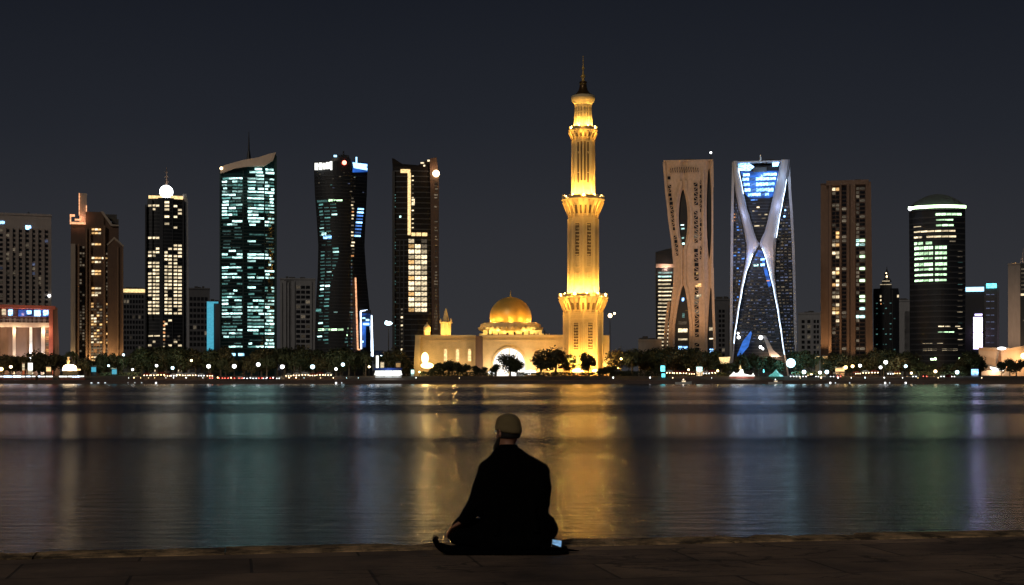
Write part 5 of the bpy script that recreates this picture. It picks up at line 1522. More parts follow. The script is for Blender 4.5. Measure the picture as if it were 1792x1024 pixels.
LM = [(-200, 112, 'the red framed building'), (112, 232, 'the stepped brown tower'), (232, 378, 'the globe topped tower'), (378, 488, 'the teal glass tower'),
      (488, 549, 'the ribbed grey block'), (549, 655, 'the dark waisted tower'), (655, 718, 'the blue kiosk'), (718, 845, "the mosque's left wing"), (845, 960, "the mosque's white doorway"),
      (960, 1075, 'the golden minaret'), (1075, 1160, 'the low pale block'), (1160, 1256, 'the beige lattice tower'), (1256, 1395, 'the X braced tower'),
      (1395, 1532, 'the brown ribbed tower'), (1532, 1592, 'the small spired tower'), (1592, 1695, 'the round topped tower'), (1695, 2100, 'the curved beige hall')]
def where(px):
    for a, b, n in LM:
        if a <= px < b: return n
    return LM[-1][2]
ORD = ['first', 'second', 'third', 'fourth', 'fifth', 'sixth', 'seventh', 'eighth', 'ninth', 'tenth', 'eleventh', 'twelfth', 'thirteenth', 'fourteenth', 'fifteenth', 'sixteenth', 'seventeenth', 'eighteenth', 'nineteenth', 'twentieth',
       'twenty first', 'twenty second', 'twenty third', 'twenty fourth']
def relabel(items, fmt):
    """items: (px, object); every label counts from the left below one landmark"""
    cnt, tot = {}, {}
    for px, o in items: tot[where(px)] = tot.get(where(px), 0) + 1
    for px, o in sorted(items, key=lambda q: q[0]):
        w_ = where(px); k = cnt.get(w_, 0); cnt[w_] = k+1
        o['label'] = fmt.format(ord=('only' if tot[w_] == 1 else ORD[min(k, len(ORD)-1)]), lm=w_)
def lz(Y):                      # ground height of the shore at distance Y
    if Y < 590: return -.38
    if Y < 604: return -.38 + (Y-590)/14*1.66
    return LAND
def wx(px, Y): return (px-896)/F*Y

rng = random.Random(77)
front_trees, back_trees = [], []
def tree(px, Y, py_top, var=None, wscale=1.0, lst=None):
    v = variants[rng.randrange(6) if var is None else var]
    z0 = lz(Y); top = CZ + (HZ-py_top)/F*Y
    sc_ = (top - z0)/(v[2]*.93)
    root = empty('shore_tree', (wx(px, Y), Y, z0), 'tree', 'tree', 'trees along the far shore', rng.uniform(0, 6.28))
    root.scale = (sc_*wscale, sc_*wscale, sc_)
    for nm, me in (('crown', v[0]), ('trunk', v[1])):
        o = bpy.data.objects.new(nm, me); COL.objects.link(o); o.parent = root
    (front_trees if lst is None else lst).append((px, root))
    return root
# silhouette of the planting: (from px, to px, top row, spacing, distance)
runs = [(-30, 26, 621, 17, 622), (26, 45, 622, 14, 622), (66, 92, 618, 13, 622), (92, 112, 624, 13, 622), (148, 180, 628, 14, 622), (176, 250, 622, 13, 628), (238, 300, 611, 14, 640), (250, 392, 612, 14, 628),
        (385, 470, 626, 14, 625), (455, 548, 613, 14, 628), (500, 560, 611, 13, 636), (548, 596, 617, 13, 628), (596, 652, 611, 14, 628), (672, 700, 613, 12, 628), (700, 712, 628, 11, 625),
        (1086, 1160, 616, 13, 628), (1150, 1180, 610, 12, 626), (1186, 1216, 612, 12, 640), (1200, 1262, 617, 13, 626), (1252, 1300, 632, 12, 618), (1302, 1350, 619, 13, 622), (1350, 1372, 626, 12, 622), (1396, 1432, 618, 13, 625),
        (1448, 1520, 622, 10, 628), (1530, 1600, 615, 13, 630), (1560, 1600, 627, 12, 618), (1600, 1690, 637, 12, 616), (1688, 1716, 618, 10, 628), (1700, 1716, 624, 10, 622), (1754, 1786, 631, 11, 622)]
for a, b, t, st, Y in runs:
    x = a
    while x < b:
        tree(x + rng.uniform(-3, 3), Y + rng.uniform(-5, 5), t + rng.uniform(-3, 6), wscale=rng.uniform(.9, 1.3))
        x += st*rng.uniform(.8, 1.2)
# the three dark trees before the mosque
m1 = tree(893, 612, 622, 1, 1.35); m2 = tree(868, 610, 638, 0, 1.3); m3 = tree(972, 612, 612, 4, 1.3); m4 = tree(945, 611, 624, 5, 1.05); m5 = tree(1030, 608, 620, 3, .95); m6 = tree(996, 612, 622, 0, 1.0)
for px, t in ((770, 636), (785, 632), (800, 635), (816, 638), (832, 641), (848, 643), (905, 632), (1060, 642), (1072, 640), (1050, 645), (740, 650), (757, 645)): tree(px, 609, t, rng.choice((0, 1)), 1.5)
relabel(front_trees, '{ord} bushy tree from the left, standing in front of {lm}')
palms = []
for px, Y, t in ((127, 616, 612), (640, 618, 618), (1106, 618, 622), (1437, 620, 622), (700, 618, 624), (1546, 620, 622)):
    z0 = lz(Y); sc_ = (CZ + (HZ-t)/F*Y - z0)/8.2
    root = empty('palm_tree', (wx(px, Y), Y, z0), 'palm', 'palm', 'palms along the far shore', rng.uniform(0, 6)); root.scale = (sc_,)*3
    for nm, me in (('crown', palm[0]), ('trunk', palm[1])):
        o = bpy.data.objects.new(nm, me); COL.objects.link(o); o.parent = root
    palms.append((px, root))
relabel(palms, '{ord} slim palm with drooping fronds near {lm}')
# clipped hedges on the bank
hedges = []
for a, b, Y, t in ((1046, 1168, 606, 649.5), (1168, 1300, 606, 652), (735, 870, 605, 651), (905, 1046, 605, 652), (1384, 1440, 606, 651), (1596, 1700, 606, 650), (176, 244, 606, 652)):
    mb = MB(); x = wx(a, Y); x1 = wx(b, Y); rg = random.Random(a)
    top = CZ + (HZ-t)/F*Y
    for _ in range(int((x1-x)*70)):
        p = Vector((rg.uniform(x, x1), Y + rg.uniform(-1.2, 1.2), rg.uniform(.9, top + .5*mnoise.noise(Vector((rg.random()*.01 + x*.1, 0, 0)))))); 
        p.z = min(p.z, top + .6*mnoise.noise(Vector((p.x*.35, 2, 0))))
        a_ = Vector((rg.gauss(0, 1), rg.gauss(0, 1), rg.gauss(0, 1))).normalized(); b_ = a_.orthogonal().normalized(); s_ = rg.uniform(.2, .4)
        p = p - Vector(((x+x1)/2, Y, 0))
        mb.add([p-a_*s_, p+b_*s_*.7, p+a_*s_, p-b_*s_*.7], [(0, 1, 2, 3)])
    o = mb.build('hedge', M['leaf'], None, loc=((x+x1)/2, Y, 0)); tag(o, 'h', 'hedge', 'hedges on the far bank'); hedges.append(((a+b)/2, o))
relabel(hedges, '{ord} low dark hedge on the bank below {lm}')

# ------------------------------------------------------------------ lamps
def lamp_proto(hot, hgt, rad):
    r = empty('street_lamp', (0, 0, 0), 'l', 'street lamp', 'lamps along the far shore')
    mb = MB(); mb.lathe([(.28, 0), (.28, .25), (.14, .5), (.10, hgt*.6), (.075, hgt-rad*.7)], 8); mb.build('pole', M['black_metal'], r)
    mb = MB(); mb.ball((0, 0, hgt), rad, 14, 10); g_ = mb.build('lamp_globe', M[hot], r, True)
    light('POINT', (0, 1.3, hgt), 1300, {'hot_white': (1, .9, .62), 'hot_cool': (.75, 1, .8)}.get(hot, (1, .66, .3)), parent=r, name='lamp_light')
    mb = MB(); mb.lathe([(rad*.5, hgt+rad*.86), (rad*.2, hgt+rad*1.2), (.04, hgt+rad*1.5)], 8); mb.build('cap', M['black_metal'], g_)
    return r
PROTO = {}
lamps = []
def lamp(px, py, hot='hot_white', rad=.85, Y=600, col=None):
    z0 = lz(Y); z = CZ + (HZ-py)/F*Y; hgt = round(max(1.2, z - z0), 1)
    rad = round(rad*.82, 2)
    key = (hot, hgt, rad)
    if key not in PROTO: o = PROTO[key] = lamp_proto(hot, hgt, rad)
    else: o = copy_tree(PROTO[key])
    o.location = (wx(px, Y), Y, z - hgt)
    lamps.append((px, o))
for px, py, h_, r_ in ((274, 640, 'hot_white', .7), (302, 644, 'hot_cool', .8), (335, 631, 'hot_warm', .6), (365, 641, 'hot_white', 1.0), (410, 641, 'hot_white', 1.05), (452, 638, 'hot_white', 1.0), (494, 642, 'hot_white', 1.05),
                       (547, 642, 'hot_cool', 1.1), (600, 638, 'hot_cool', .9), (588, 646, 'hot_white', .75), (646, 642, 'hot_warm', .6), (19, 642, 'hot_warm', .75), (2, 646, 'hot_gold', 1.0), (190, 640, 'hot_cool', .55),
                       (216, 621, 'hot_cool', .6), (232, 647, 'hot_white', .6), (734, 651, 'hot_gold', .5), (1505, 640, 'hot_white', .8), (1550, 634, 'hot_white', 1.0), (1541, 643, 'hot_white', .8), (1585, 641, 'hot_cool', .8),
                       (1637, 650, 'hot_warm', .8), (1675, 651.5, 'hot_cool', .95), (1595, 653, 'hot_warm', .6), (1480, 643, 'hot_gold', .9), (1492, 641, 'hot_gold', .8), (1087, 628, 'hot_gold', .6), (1447, 651, 'hot_cool', 1.0), (1435, 652, 'hot_white', .8),
                       (1407, 651, 'hot_cool', 1.0), (1205, 647, 'hot_warm', .5), (1256, 649, 'hot_gold', .6), (1420, 656, 'hot_warm', .6)):
    lamp(px, py, h_, r_, 600 if py > 628 else 612)
relabel(lamps, '{ord} globe street lamp from the left, glowing in front of {lm}')

# tall masts whose heads hang high in the picture
def mast(px, py, Y, heads, hot, label, up=True):
    z = CZ + (HZ-py)/F*Y
    r = empty('light_mast', (wx(px, Y), Y, LAND), label, 'light mast')
    mb = MB(); mb.lathe([(.3, 0), (.22, (z-LAND)*.5), (.12, z-LAND)], 8); mb.build('pole', M['black_metal'], r)
    mb = MB(); mb.use(M[hot])
    for dx, dz, q, sx in heads: mb.ball((dx, -.6, z-LAND+dz), q, 10, 7, sx)
    mb.build('lamp_head', None, r)
    return r
mast(680, 566, 640, ((0, 0, .9, 1.9), (-.9, .5, .7, 1)), 'hot_cool', 'tall mast with a flat pale blue floodlight head left of the mosque')
mast(1067.5, 552.5, 650, ((0, 0, .95, 1), (2.0, 1.0, .5, 1)), 'hot_warm', 'tall mast with two small round lamp heads right of the minaret')
# big glaring floodlight ball
r = empty('floodlight', (wx(1384, 598), 598, lz(598)), 'huge glaring cool white floodlight at the foot of the X braced tower', 'floodlight')
zf = CZ + (HZ-635.5)/F*598 - lz(598)
mb = MB(); mb.lathe([(.5, 0), (.3, .5), (.2, zf-2)], 8); mb.box(-1.2, 1.2, -.3, .3, zf-2.2, zf-2); mb.build('pole', M['black_metal'], r)
mb = MB(); mb.ball((0, 0, zf), 1.85, 24, 16); mb.build('lamp_globe', lampmat('flood_glass', (.45, .85, 1), 6), r, True)

light('POINT', (0, 4.5, zf-1), 9000, (.25, .8, 1), parent=r, name='flood_spill')
# ------------------------------------------------------------------ waterfront buildings and stalls
def kiosk():
    S = Site('blue_kiosk', 'glaring white waterfront kiosk with a dark blue roof left of the mosque', 'kiosk', 680, 592, zb=-.36)
    r = S.root
    S.poly('roof', surf('blue_paint', (.02, .05, .22), .4), [(654.5, 644), (704, 644), (703, 648.2), (655.5, 648.2)], -1.5, 7)
    S.part('wall', M['white_paint'], [(656, 703, 648.2, 661)], 1.5, 6)
    pts = [(654.8, 656.5), (656.5, 649.3), (702, 648.8), (704, 656)] + [(x, 657 + (.9 if i % 2 else -.2)) for i, x in enumerate((700, 696, 691, 686, 681, 676, 670, 664, 659))]
    S.poly('lit_window', M['sign_white'], pts, 0, .3)
    S.part('post', M['black_metal'], [(656, 656.6, 648.2, 661), (672, 672.5, 648.2, 661), (687, 687.5, 648.2, 661), (702.5, 703, 648.2, 661)], -.3, -.05)
    light('POINT', (S.x(680), -4, S.z(653)), 700, (.7, .85, 1), parent=r, name='kiosk_light')
    S = Site('light_pylon', 'white glowing pylon with a dark blue ring standing on the blue kiosk', 'pylon', 660, 600)
    S.part('pylon', M['sign_white'], [(658, 662.6, 622.5, 662)], 0, 1.2)
    mb = MB(); mb.lathe([(2.0, S.z(622)), (2.3, S.z(620)), (2.1, S.z(616)), (1.2, S.z(614.5))], 16, S.x(663), .6, 0, 1); mb.build('ring', surf('navy_paint', (.02, .06, .2), .4), S.root, True)
    S.part('arm', M['spandrel'], [(655, 672, 613.6, 615)], .2, .9)
    b = MB(); b.ball((S.x(667), -.4, S.z(621)), .5); b.build('lamp', M['hot_cool'], S.root)
kiosk()

def small_shop(px, w_, pt, pb, Y, wall, lit, label, name='lit_kiosk', roof='roof'):
    S = Site(name, label, 'kiosk', px, Y, zb=lz(Y))
    a, b = px-w_/2, px+w_/2
    base = CZ + (lz(Y)-CZ)  # stands on the ground
    zb_py = HZ - (lz(Y)-CZ)/Y*F
    S.part('wall', M[wall], [(a, b, pt+.8, zb_py)], 1.2, 4)
    S.poly('roof', M[roof], [(a-1.2, pt+1), (a+.5, pt-1), (b-.5, pt-1), (b+1.2, pt+1)], -.8, 4.6)
    S.part('lit_window', M[lit], [(a+.4, b-.4, pt+1.6, min(pb, zb_py-.3))], .6, 1.1)
    S.part('post', M['black_metal'], [(a, a+.4, pt+1, zb_py), (b-.4, b, pt+1, zb_py)], -.5, 0)
    return S
small_shop(53, 9, 634, 648, 606, 'white_paint', 'sign_white', 'tall lilac white lit booth between trees before the red framed building')
small_shop(41, 5, 635, 648, 607, 'red', 'w_warm', 'small reddish lit booth left of the lilac white booth')
small_shop(164, 9, 641, 651, 604, 'spandrel', 'cyan', 'cyan lit booth left of two below the stepped brown tower')
small_shop(200, 9, 645, 655, 604, 'spandrel', 'cyan', 'cyan lit booth right of two below the stepped brown tower')
small_shop(1160, 8.5, 638.5, 650, 602, 'spandrel', 'cyan_hot', 'tall cyan lit booth below the left edge of the beige lattice tower')
small_shop(1161, 7, 652.5, 660.5, 592, 'spandrel', 'cyan_hot', 'small cyan lit booth directly below the taller cyan booth')
small_shop(1336.5, 3, 645, 652, 600, 'spandrel', 'cyan_hot', 'narrow greenish lit booth below the X braced tower')
small_shop(1224, 11, 641, 649, 603, 'white_paint', 'w_cool', 'white lit booth among orange stalls below the lattice tower')
small_shop(1706, 13, 645, 655, 600, 'white_paint', 'w_sky', 'cool white lit booth left of the curved beige hall')
small_shop(85, 9, 641, 650, 606, 'brown', 'strip_gold', 'gold lit booth under trees right of the lilac white booth')
small_shop(1470, 17, 643, 650, 603, 'brown', 'strip_gold', 'wide gold lit booth below the brown ribbed tower')
small_shop(697, 9, 634, 642, 608, 'brown', 'w_gold', 'orange lit booth behind the right end of the blue kiosk')
small_shop(669, 7, 633, 643, 610, 'white_paint', 'w_warm', 'cream lit booth behind the middle of the blue kiosk')
small_shop(1444, 9, 622, 638, 625, 'brown', 'w_gold', 'tall gold lit porch at the left foot of the brown ribbed tower')
small_shop(1430, 8, 622, 631, 626, 'brown', 'strip_gold', 'yellow lit porch left of the tall gold porch')
small_shop(1179, 12, 619, 628, 640, 'brown', 'w_orange', 'orange lit pavilion at the foot of the beige lattice tower')
small_shop(722, 6, 646, 654, 600, 'white_paint', 'w_cool', "small white lit booth left of the mosque's left wing")

# warm glowing fountain pavilion at the left
S = Site('glowing_pavilion', 'round glaring warm pavilion with a small statue on top, left shore', 'pavilion', 122, 604)
mb = MB(); mb.lathe([(3.0, S.z(649)), (2.9, S.z(645)), (2.5, S.z(640.5)), (1.6, S.z(638.5)), (.3, S.z(638))], 20, 0, 0); mb.build('lit_dome', M['hot_warm'], S.root, True)
S.part('plinth', M['sandstone'], [(110, 136, 648.8, 662)], -2.8, 3)
mb = MB(); mb.lathe([(.7, S.z(638.4)), (.4, S.z(636)), (.75, S.z(632)), (.5, S.z(629.5)), (.35, S.z(628)), (.6, S.z(626)), (.4, S.z(624.2)), (.1, S.z(623.5))], 10, -.6, 0); mb.build('statue', M['sandstone_trim'], S.root, True)
mb = MB(); mb.box(S.x(131), S.x(141), -1, .6, S.z(648.5), S.z(645.5)); mb.build('light_band', M['strip_gold'], S.root)
mb = MB(); mb.ball((0, 0, 0), .01); 
light('POINT', (0, -3.4, S.z(634)), 900, (1, .7, .4), parent=S.root, name='pavilion_light')

# hanging warm billboard, white marquee, teal tent
S = Site('warm_billboard', 'warm white lit billboard on two legs between lattice and X braced towers', 'billboard', 1268, 620)
S.poly('board', M['strip_gold'], [(1258, 625.5), (1278, 624.5), (1276, 635.5), (1270, 637.5), (1261, 636)], 0, .6)
S.part('leg', M['black_metal'], [(1262, 1262.8, 636, 662)], .1, .5); S.part('leg', M['black_metal'], [(1273.5, 1274.3, 636, 662)], .1, .5)
S = Site('white_marquee', 'bright white waterfront marquee with pointed peaks below the X braced tower', 'marquee', 1298, 592, zb=-.36)
S.poly('canopy', M['sign_white'], [(1276, 658.5), (1281, 654), (1284, 650.5), (1287, 653.5), (1292, 652.5), (1296, 646.5), (1300, 646.5), (1302, 654), (1308, 655.5), (1315, 657), (1318, 652.8), (1321, 658.5)], 0, 5)
S.poly('pennant', M['strip_gold'], [(1293, 646), (1295.5, 638.5), (1298, 646)], 1, 1.4)
S.part('post', M['black_metal'], [(x, x+.5, 658.4, 662.5) for x in (1277, 1287, 1298, 1309, 1320)], .2, .5)
S.part('counter', M['red'], [(1276, 1321, 659.2, 662.5)], .8, 1.6)
light('POINT', (S.x(1298), -2, S.z(660)), 350, (1, .95, 1), parent=S.root, name='marquee_light')
S = Site('teal_tent', 'small pointed tent glowing teal on the waterfront below the floodlight', 'tent', 1358, 592, zb=-.36)
mb = MB(); mb.lathe([(3.2, S.z(659)), (2.6, S.z(656.5)), (1.0, S.z(652)), (.1, S.z(646.5))], 6, 0, 2); mb.build('canopy', glow('teal_tent_light', (.15, .6, .55), .8, .1, .6), S.root)
S.part('post', M['black_metal'], [(1346, 1346.6, 659, 662.5), (1370, 1370.6, 659, 662.5)], .5, .8)

# low terraces with a line of light under the roof edge
for a, b, lab in ((-26, 62, 'long low waterfront terrace with a white light strip below the red framed building'), (66, 92, 'short low terrace with a pale light strip right of the long terrace'), (103, 150, 'low terrace with a broken white light strip below the glowing pavilion')):
    S = Site('waterfront_terrace', lab, 'terrace', (a+b)/2, 586, zb=-.36)
    S.part('roof', M['roof'], [(a-1, b+1, 655.6, 657)], -.8, 3); S.part('wall', M['brown_dark'], [(a, b, 657, 665)], 1.2, 2.8)
    rg = random.Random(a); x = a; strips = []
    while x < b-4: w_ = rg.uniform(4, 15); strips.append((x, min(b, x+w_), 657.6+rg.uniform(0, .6), 659.6+rg.uniform(0, .8))); x += w_+rg.uniform(.4, 2)
    for q in strips: S.part('light_strip', M['sign_white'] if rg.random() < .7 else M['strip_white'], [q], -.3, .1)
    S.part('post', M['black_metal'], [(x, x+.5, 657, 665) for x in fr(a, b, 9)], -.6, -.35)
    S.part('deck', M['red'], [(a, b, 662, 665)], -.2, 1.2)

# market stalls with strung bulbs
stalls = []
def stall_proto(canvas, hot):
    r = empty('market_stall', (0, 0, 0), 's', 'market stall', 'market stalls on the promenade')
    mb = MB(); mb.add([(-1.7, -1.1, 2.2), (1.7, -1.1, 2.2), (1.7, 1.1, 2.2), (-1.7, 1.1, 2.2), (-.6, 0, 2.95), (.6, 0, 2.95), (-1.7, -1.1, 2.1), (1.7, -1.1, 2.1), (1.7, 1.1, 2.1), (-1.7, 1.1, 2.1)],
                      [(0, 1, 5, 4), (1, 2, 5), (2, 3, 4, 5), (3, 0, 4), (0, 6, 7, 1), (1, 7, 8, 2), (2, 8, 9, 3), (3, 9, 6, 0), (6, 9, 8, 7)])
    mb.build('canopy', M[canvas], r)
    for x in (-1.55, 1.55):
        for y in (-.95, .95):
            mb = MB(); mb.tube((x, y, 0), (x, y, 2.1), .05, .05, 6); mb.build('post', M['black_metal'], r)
    mb = MB(); mb.box(-1.5, 1.5, -.9, -.3, 0, .95); mb.box(-1.6, 1.6, -1.0, -.2, .95, 1.0); mb.build('counter', M['brown'], r)
    light('POINT', (0, 1.7, 2.5), 300, (1, .5, .16), parent=r, name='bulb_light')
    for k in range(3):
        mb = MB(); mb.ball((-1.1+k*1.1, -.8, 1.88), .2, 8, 6); mb.build('bulb', M[hot], r)
    return r
P_ = [stall_proto('canvas', 'hot_warm'), stall_proto('canvas_white', 'hot_white'), stall_proto('canvas', 'hot_gold'), stall_proto('canvas_white', 'hot_warm')]
used = set()
rng = random.Random(19)
for px in [258, 270, 283, 293, 304, 315, 325, 337, 352, 368, 505, 519, 534, 548, 560, 575, 1172, 1184, 1196, 1210, 1236, 1246, 1500, 1515, 1530, 1558, 1570]:
    k = rng.randrange(4); o = P_[k] if k not in used else copy_tree(P_[k]); used.add(k)
    Y = 599 if px > 1100 else 589.0; Y += rng.uniform(-1.5, 1.0)
    o.location = (wx(px, Y), Y, lz(Y)-.1 if Y > 592 else -.37); o.rotation_euler = (0, 0, rng.uniform(-.3, .3)); sc_ = rng.uniform(.9, 1.15); o.scale = (sc_, sc_, sc_)
    stalls.append((px, o))
relabel(stalls, '{ord} small market stall with lit bulbs, promenade below {lm}')

# parked cars
def car_proto(paint, name='parked_car'):
    r = empty(name, (0, 0, 0), 'c', 'car', 'cars parked on the promenade')
    prof = [(-2.2, .35), (-2.25, .75), (-2.05, .95), (-1.55, 1.0), (-1.05, 1.42), (.45, 1.45), (1.15, 1.02), (1.95, .88), (2.25, .68), (2.25, .35)]
    mb = MB(); mb.prism(prof, -.88, .88); mb.build('body', paint, r)
    for y in (-.9, .88):
        mb = MB(); mb.prism([(-1.4, 1.02), (-1.0, 1.34), (.4, 1.36), (.95, 1.03)], y, y+.02); mb.build('window', M['window_dark'], r)
    for x in (-1.4, 1.4):
        for y in (-.92, .72):
            mb = MB(); mb.tube((x, y, .34), (x, y+.2, .34), .34, .34, 14); wv = mb.build('wheel', M['black_metal'], r)
            mb = MB(); mb.tube((x, y-.01, .34), (x, y+.21, .34), .2, .2, 10); mb.build('rim', M['steel'], wv)
    for y in (-.65, .65):
        mb = MB(); mb.ball((2.24, y, .68), .17, 8, 6, .5, 1.3, 1); mb.build('headlight', M['hot_white'], r)
        mb = MB(); mb.ball((-2.24, y, .76), .13, 8, 6, .5, 1.3, 1); mb.build('tail_light', M['hot_red'], r)
    return r
CP = [car_proto(surf('silver_paint', (.4, .4, .42), .3, .4, .05)), car_proto(surf('dark_paint', (.03, .03, .04), .25, 0, .05)), car_proto(surf('wine_paint', (.16, .02, .02), .25, 0, .05)), car_proto(surf('cream_paint', (.6, .58, .52), .3, 0, .05))]
CN = ['silver', 'black', 'dark red', 'cream']; usedc = set(); cars = {}
for i, px in enumerate([374, 386, 397, 409, 420, 432, 444, 456, 468, 480, 492, 1385, 1396, 1410, 1424, 1452, 1466, 1602, 1618, 1650, 1662]):
    k = rng.randrange(4); o = CP[k] if k not in usedc else copy_tree(CP[k]); usedc.add(k)
    Y = 588.0 if px < 600 else 597; o.location = (wx(px, Y), Y, -.36 if px < 600 else lz(Y)-.05)
    o.rotation_euler = (0, 0, R(-90)+rng.uniform(-.5, .5) if rng.random() < .6 else (R(90) + rng.uniform(-.4, .4)))
    cars.setdefault(k, []).append((px, o))
for k, v in cars.items(): relabel(v, '{ord} '+CN[k]+' parked car from the left, below {lm}')
for k in range(4):
    if k not in usedc: bpy.data.objects.remove(CP[k])

# knee high light bollards all along the sea wall
bol = []
bp_ = {}
rng = random.Random(23)
def bollard(px, Y, hot, big):
    key = (hot, big)
    if key not in bp_:
        r = empty('light_bollard', (0, 0, 0), 'b', 'light bollard', 'light bollards on the promenade')
        mb = MB(); mb.lathe([(.12, 0), (.12, .7)], 8); mb.build('post', M['black_metal'], r)
        mb = MB(); mb.ball((0, 0, .75+big), big, 10, 7); mb.build('lamp_head', M[hot], r); bp_[key] = r; o = r
    else: o = copy_tree(bp_[key])
    o.location = (wx(px, Y), Y, -.37); bol.append((px, o))
x = 225
while x < 1790:
    if not (655 < x < 708 or 1270 < x < 1325):
        dense = x < 640 or 1385 < x < 1620
        if dense or rng.random() < .28: bollard(x, rng.uniform(578, 586), rng.choice(['hot_warm', 'hot_warm', 'hot_white', 'hot_gold', 'hot_white', 'hot_cool'] if dense else ['hot_warm', 'hot_white']), rng.choice([.12, .16, .22, .27]))
    x += rng.uniform(9, 30) if x < 640 else rng.uniform(14, 40)
relabel(bol, '{ord} light bollard from the left on the promenade below {lm}')
M['w_dimlamp'] = lampmat('dim_lamp_glass', (.8, .9, 1), 1.2)
# round lamps fixed low on the sea wall
wl = []
for px in (273, 588, 598, 1453, 1462, 1487, 1549, 1557, 1585, 160, 172, 184, 224, 236, 248):
    r = empty('sea_wall_lamp', (wx(px, 573.6), 573.6, WATER+.42), 'w', 'wall lamp', 'round lamps low on the sea wall')
    mb = MB(); mb.box(-.12, .12, .05, .8, -.12, .12); mb.build('bracket', M['black_metal'], r)
    mb = MB(); mb.ball((0, 0, 0), .28 if px in (273, 588, 1453, 1549, 1585) else .2, 12, 8, 1.2 if px > 250 else 2.2); mb.build('lamp_head', M['hot_white'] if px in (273, 588, 1453, 1549, 1585) else M['w_dimlamp'], r)
    wl.append((px, r))
relabel(wl, '{ord} lamp low on the sea wall, just above the water, below {lm}')

# small boats
def boat(px, Y, L_, label, hotc, rz=0):
    r = empty('small_boat', (wx(px, Y), Y, WATER), label, 'boat', rz=rz)
    mb = MB(); st = []
    vs_, fs_ = [], []
    n = 10
    for k in range(n+1):
        t_ = k/n; x = (t_-.5)*L_; w_ = (1-abs(2*t_-1.0)**3*(1 if t_ > .5 else .35))*L_*.16+.05; sh = .75+.35*(t_**3)
        vs_ += [(x, -w_, sh), (x, -w_*.7, -.15), (x, w_*.7, -.15), (x, w_, sh), (x, w_*.85, sh), (x, w_*.5, .25), (x, -w_*.5, .25), (x, -w_*.85, sh)]
    for k in range(n):
        for j in range(8): fs_.append((k*8+j, (k+1)*8+j, (k+1)*8+(j+1) % 8, k*8+(j+1) % 8))
    fs_ += [tuple(range(7, -1, -1)), tuple(n*8+j for j in range(8))]
    mb.add(vs_, fs_); mb.build('hull', M['white_paint'], r)
    mb = MB(); mb.box(-L_*.12, L_*.14, -.6, .6, .5, 1.45); mb.build('cabin', M['white_paint'], r)
    mb = MB(); mb.box(-L_*.16, L_*.17, -.7, .7, 1.45, 1.55); mb.build('roof', M['roof'], r)
    mb = MB(); mb.box(-L_*.10, L_*.12, -.64, -.60, .8, 1.25); mb.build('window', M['w_warm'], r)
    mb = MB(); mb.ball((0, 0, 1.8), .18, 8, 6); mb.build('lamp', M[hotc], r)
    return r
boat(1196, 566, 6.5, 'small pale boat moored at the sea wall below the beige lattice tower', 'hot_warm')
boat(1357, 568, 5.5, 'small white boat moored at the sea wall below the floodlight', 'hot_white')
light('POINT', (wx(1196, 555), 555, .5), 60, (1, .9, .8)); light('POINT', (wx(1357, 556), 556, .5), 60, (1, .95, .9))  # added fill for the two boats, no lamp stands at either spot

# ------------------------------------------------------------------ the seated person
PS = 8.9/F
def pw(px, py, y=8.9): return Vector(((px-896)*PS, y, CZ + (HZ-py)*PS))
def remeshed(mb, name, mat, parent, voxel=.011, smooth=6, label=None):
    o = mb.build(name+'_raw', mat, None)
    md = o.modifiers.new('r', 'REMESH'); md.mode = 'VOXEL'; md.voxel_size = voxel; md.use_smooth_shade = True
    ms = o.modifiers.new('s', 'SMOOTH'); ms.iterations = smooth; ms.factor = .5
    dg = bpy.context.evaluated_depsgraph_get(); dg.update()
    me = bpy.data.meshes.new_from_object(o.evaluated_get(dg))
    me.name = name
    raw = o.data
    bpy.data.objects.remove(o); bpy.data.meshes.remove(raw)
    me.polygons.foreach_set('use_smooth', [True]*len(me.polygons))
    me.materials.clear(); me.materials.append(mat)
    n = bpy.data.objects.new(name, me); COL.objects.link(n); n.parent = parent
    if label: n['label'] = label
    return n
def ell(mb, rows, n=28, cy=0.0, warp=None):
    """stack of ellipses (z, cx, cy, half width, half depth)"""
    vs_, fs_ = [], []
    for k, (z, cx, c_y, a, b) in enumerate(rows):
        for i in range(n):
            t_ = 2*PI*i/n
            vs_.append((cx + a*abs(math.cos(t_))**.85*math.copysign(1, math.cos(t_)), cy + c_y + b*abs(math.sin(t_))**.85*math.copysign(1, math.sin(t_)), z))
    for k in range(len(rows)-1):
        for i in range(n):
            j = (i+1) % n; fs_.append((k*n+i, k*n+j, (k+1)*n+j, (k+1)*n+i))
    fs_.append(tuple(range(n-1, -1, -1))); fs_.append(tuple((len(rows)-1)*n+i for i in range(n)))
    mb.add(vs_, fs_)
GZ = .018                                 # top of the rug
M['coat'] = surf('black_coat_cloth', (.002, .002, .002), .95, 0, .25, 3, (1,1,1), .35, 30)
M['trouser'] = surf('black_trouser_cloth', (.002, .002, .0025), .95, 0, .25, 3)
for k_ in ('coat', 'trouser', 'rug'):
    if k_ in M: M[k_].node_tree.nodes['Principled BSDF'].inputs['Specular IOR Level'].default_value = .05
M['skin'] = surf('skin', (.36, .17, .10), .6, 0, .1, 8)
M['hair'] = surf('dark_hair', (.012, .009, .007), .8, 0, .3, 30)
M['cap'] = surf('olive_cap_cloth', (.22, .16, .07), .9, 0, .12, 12, (1,1,1), .4, 180)
M['rug'] = surf('black_rug', (.002, .002, .0025), .95, 0, .3, 10, (1,1,1), .4, 60)
M['rug'].node_tree.nodes['Principled BSDF'].inputs['Specular IOR Level'].default_value = .05

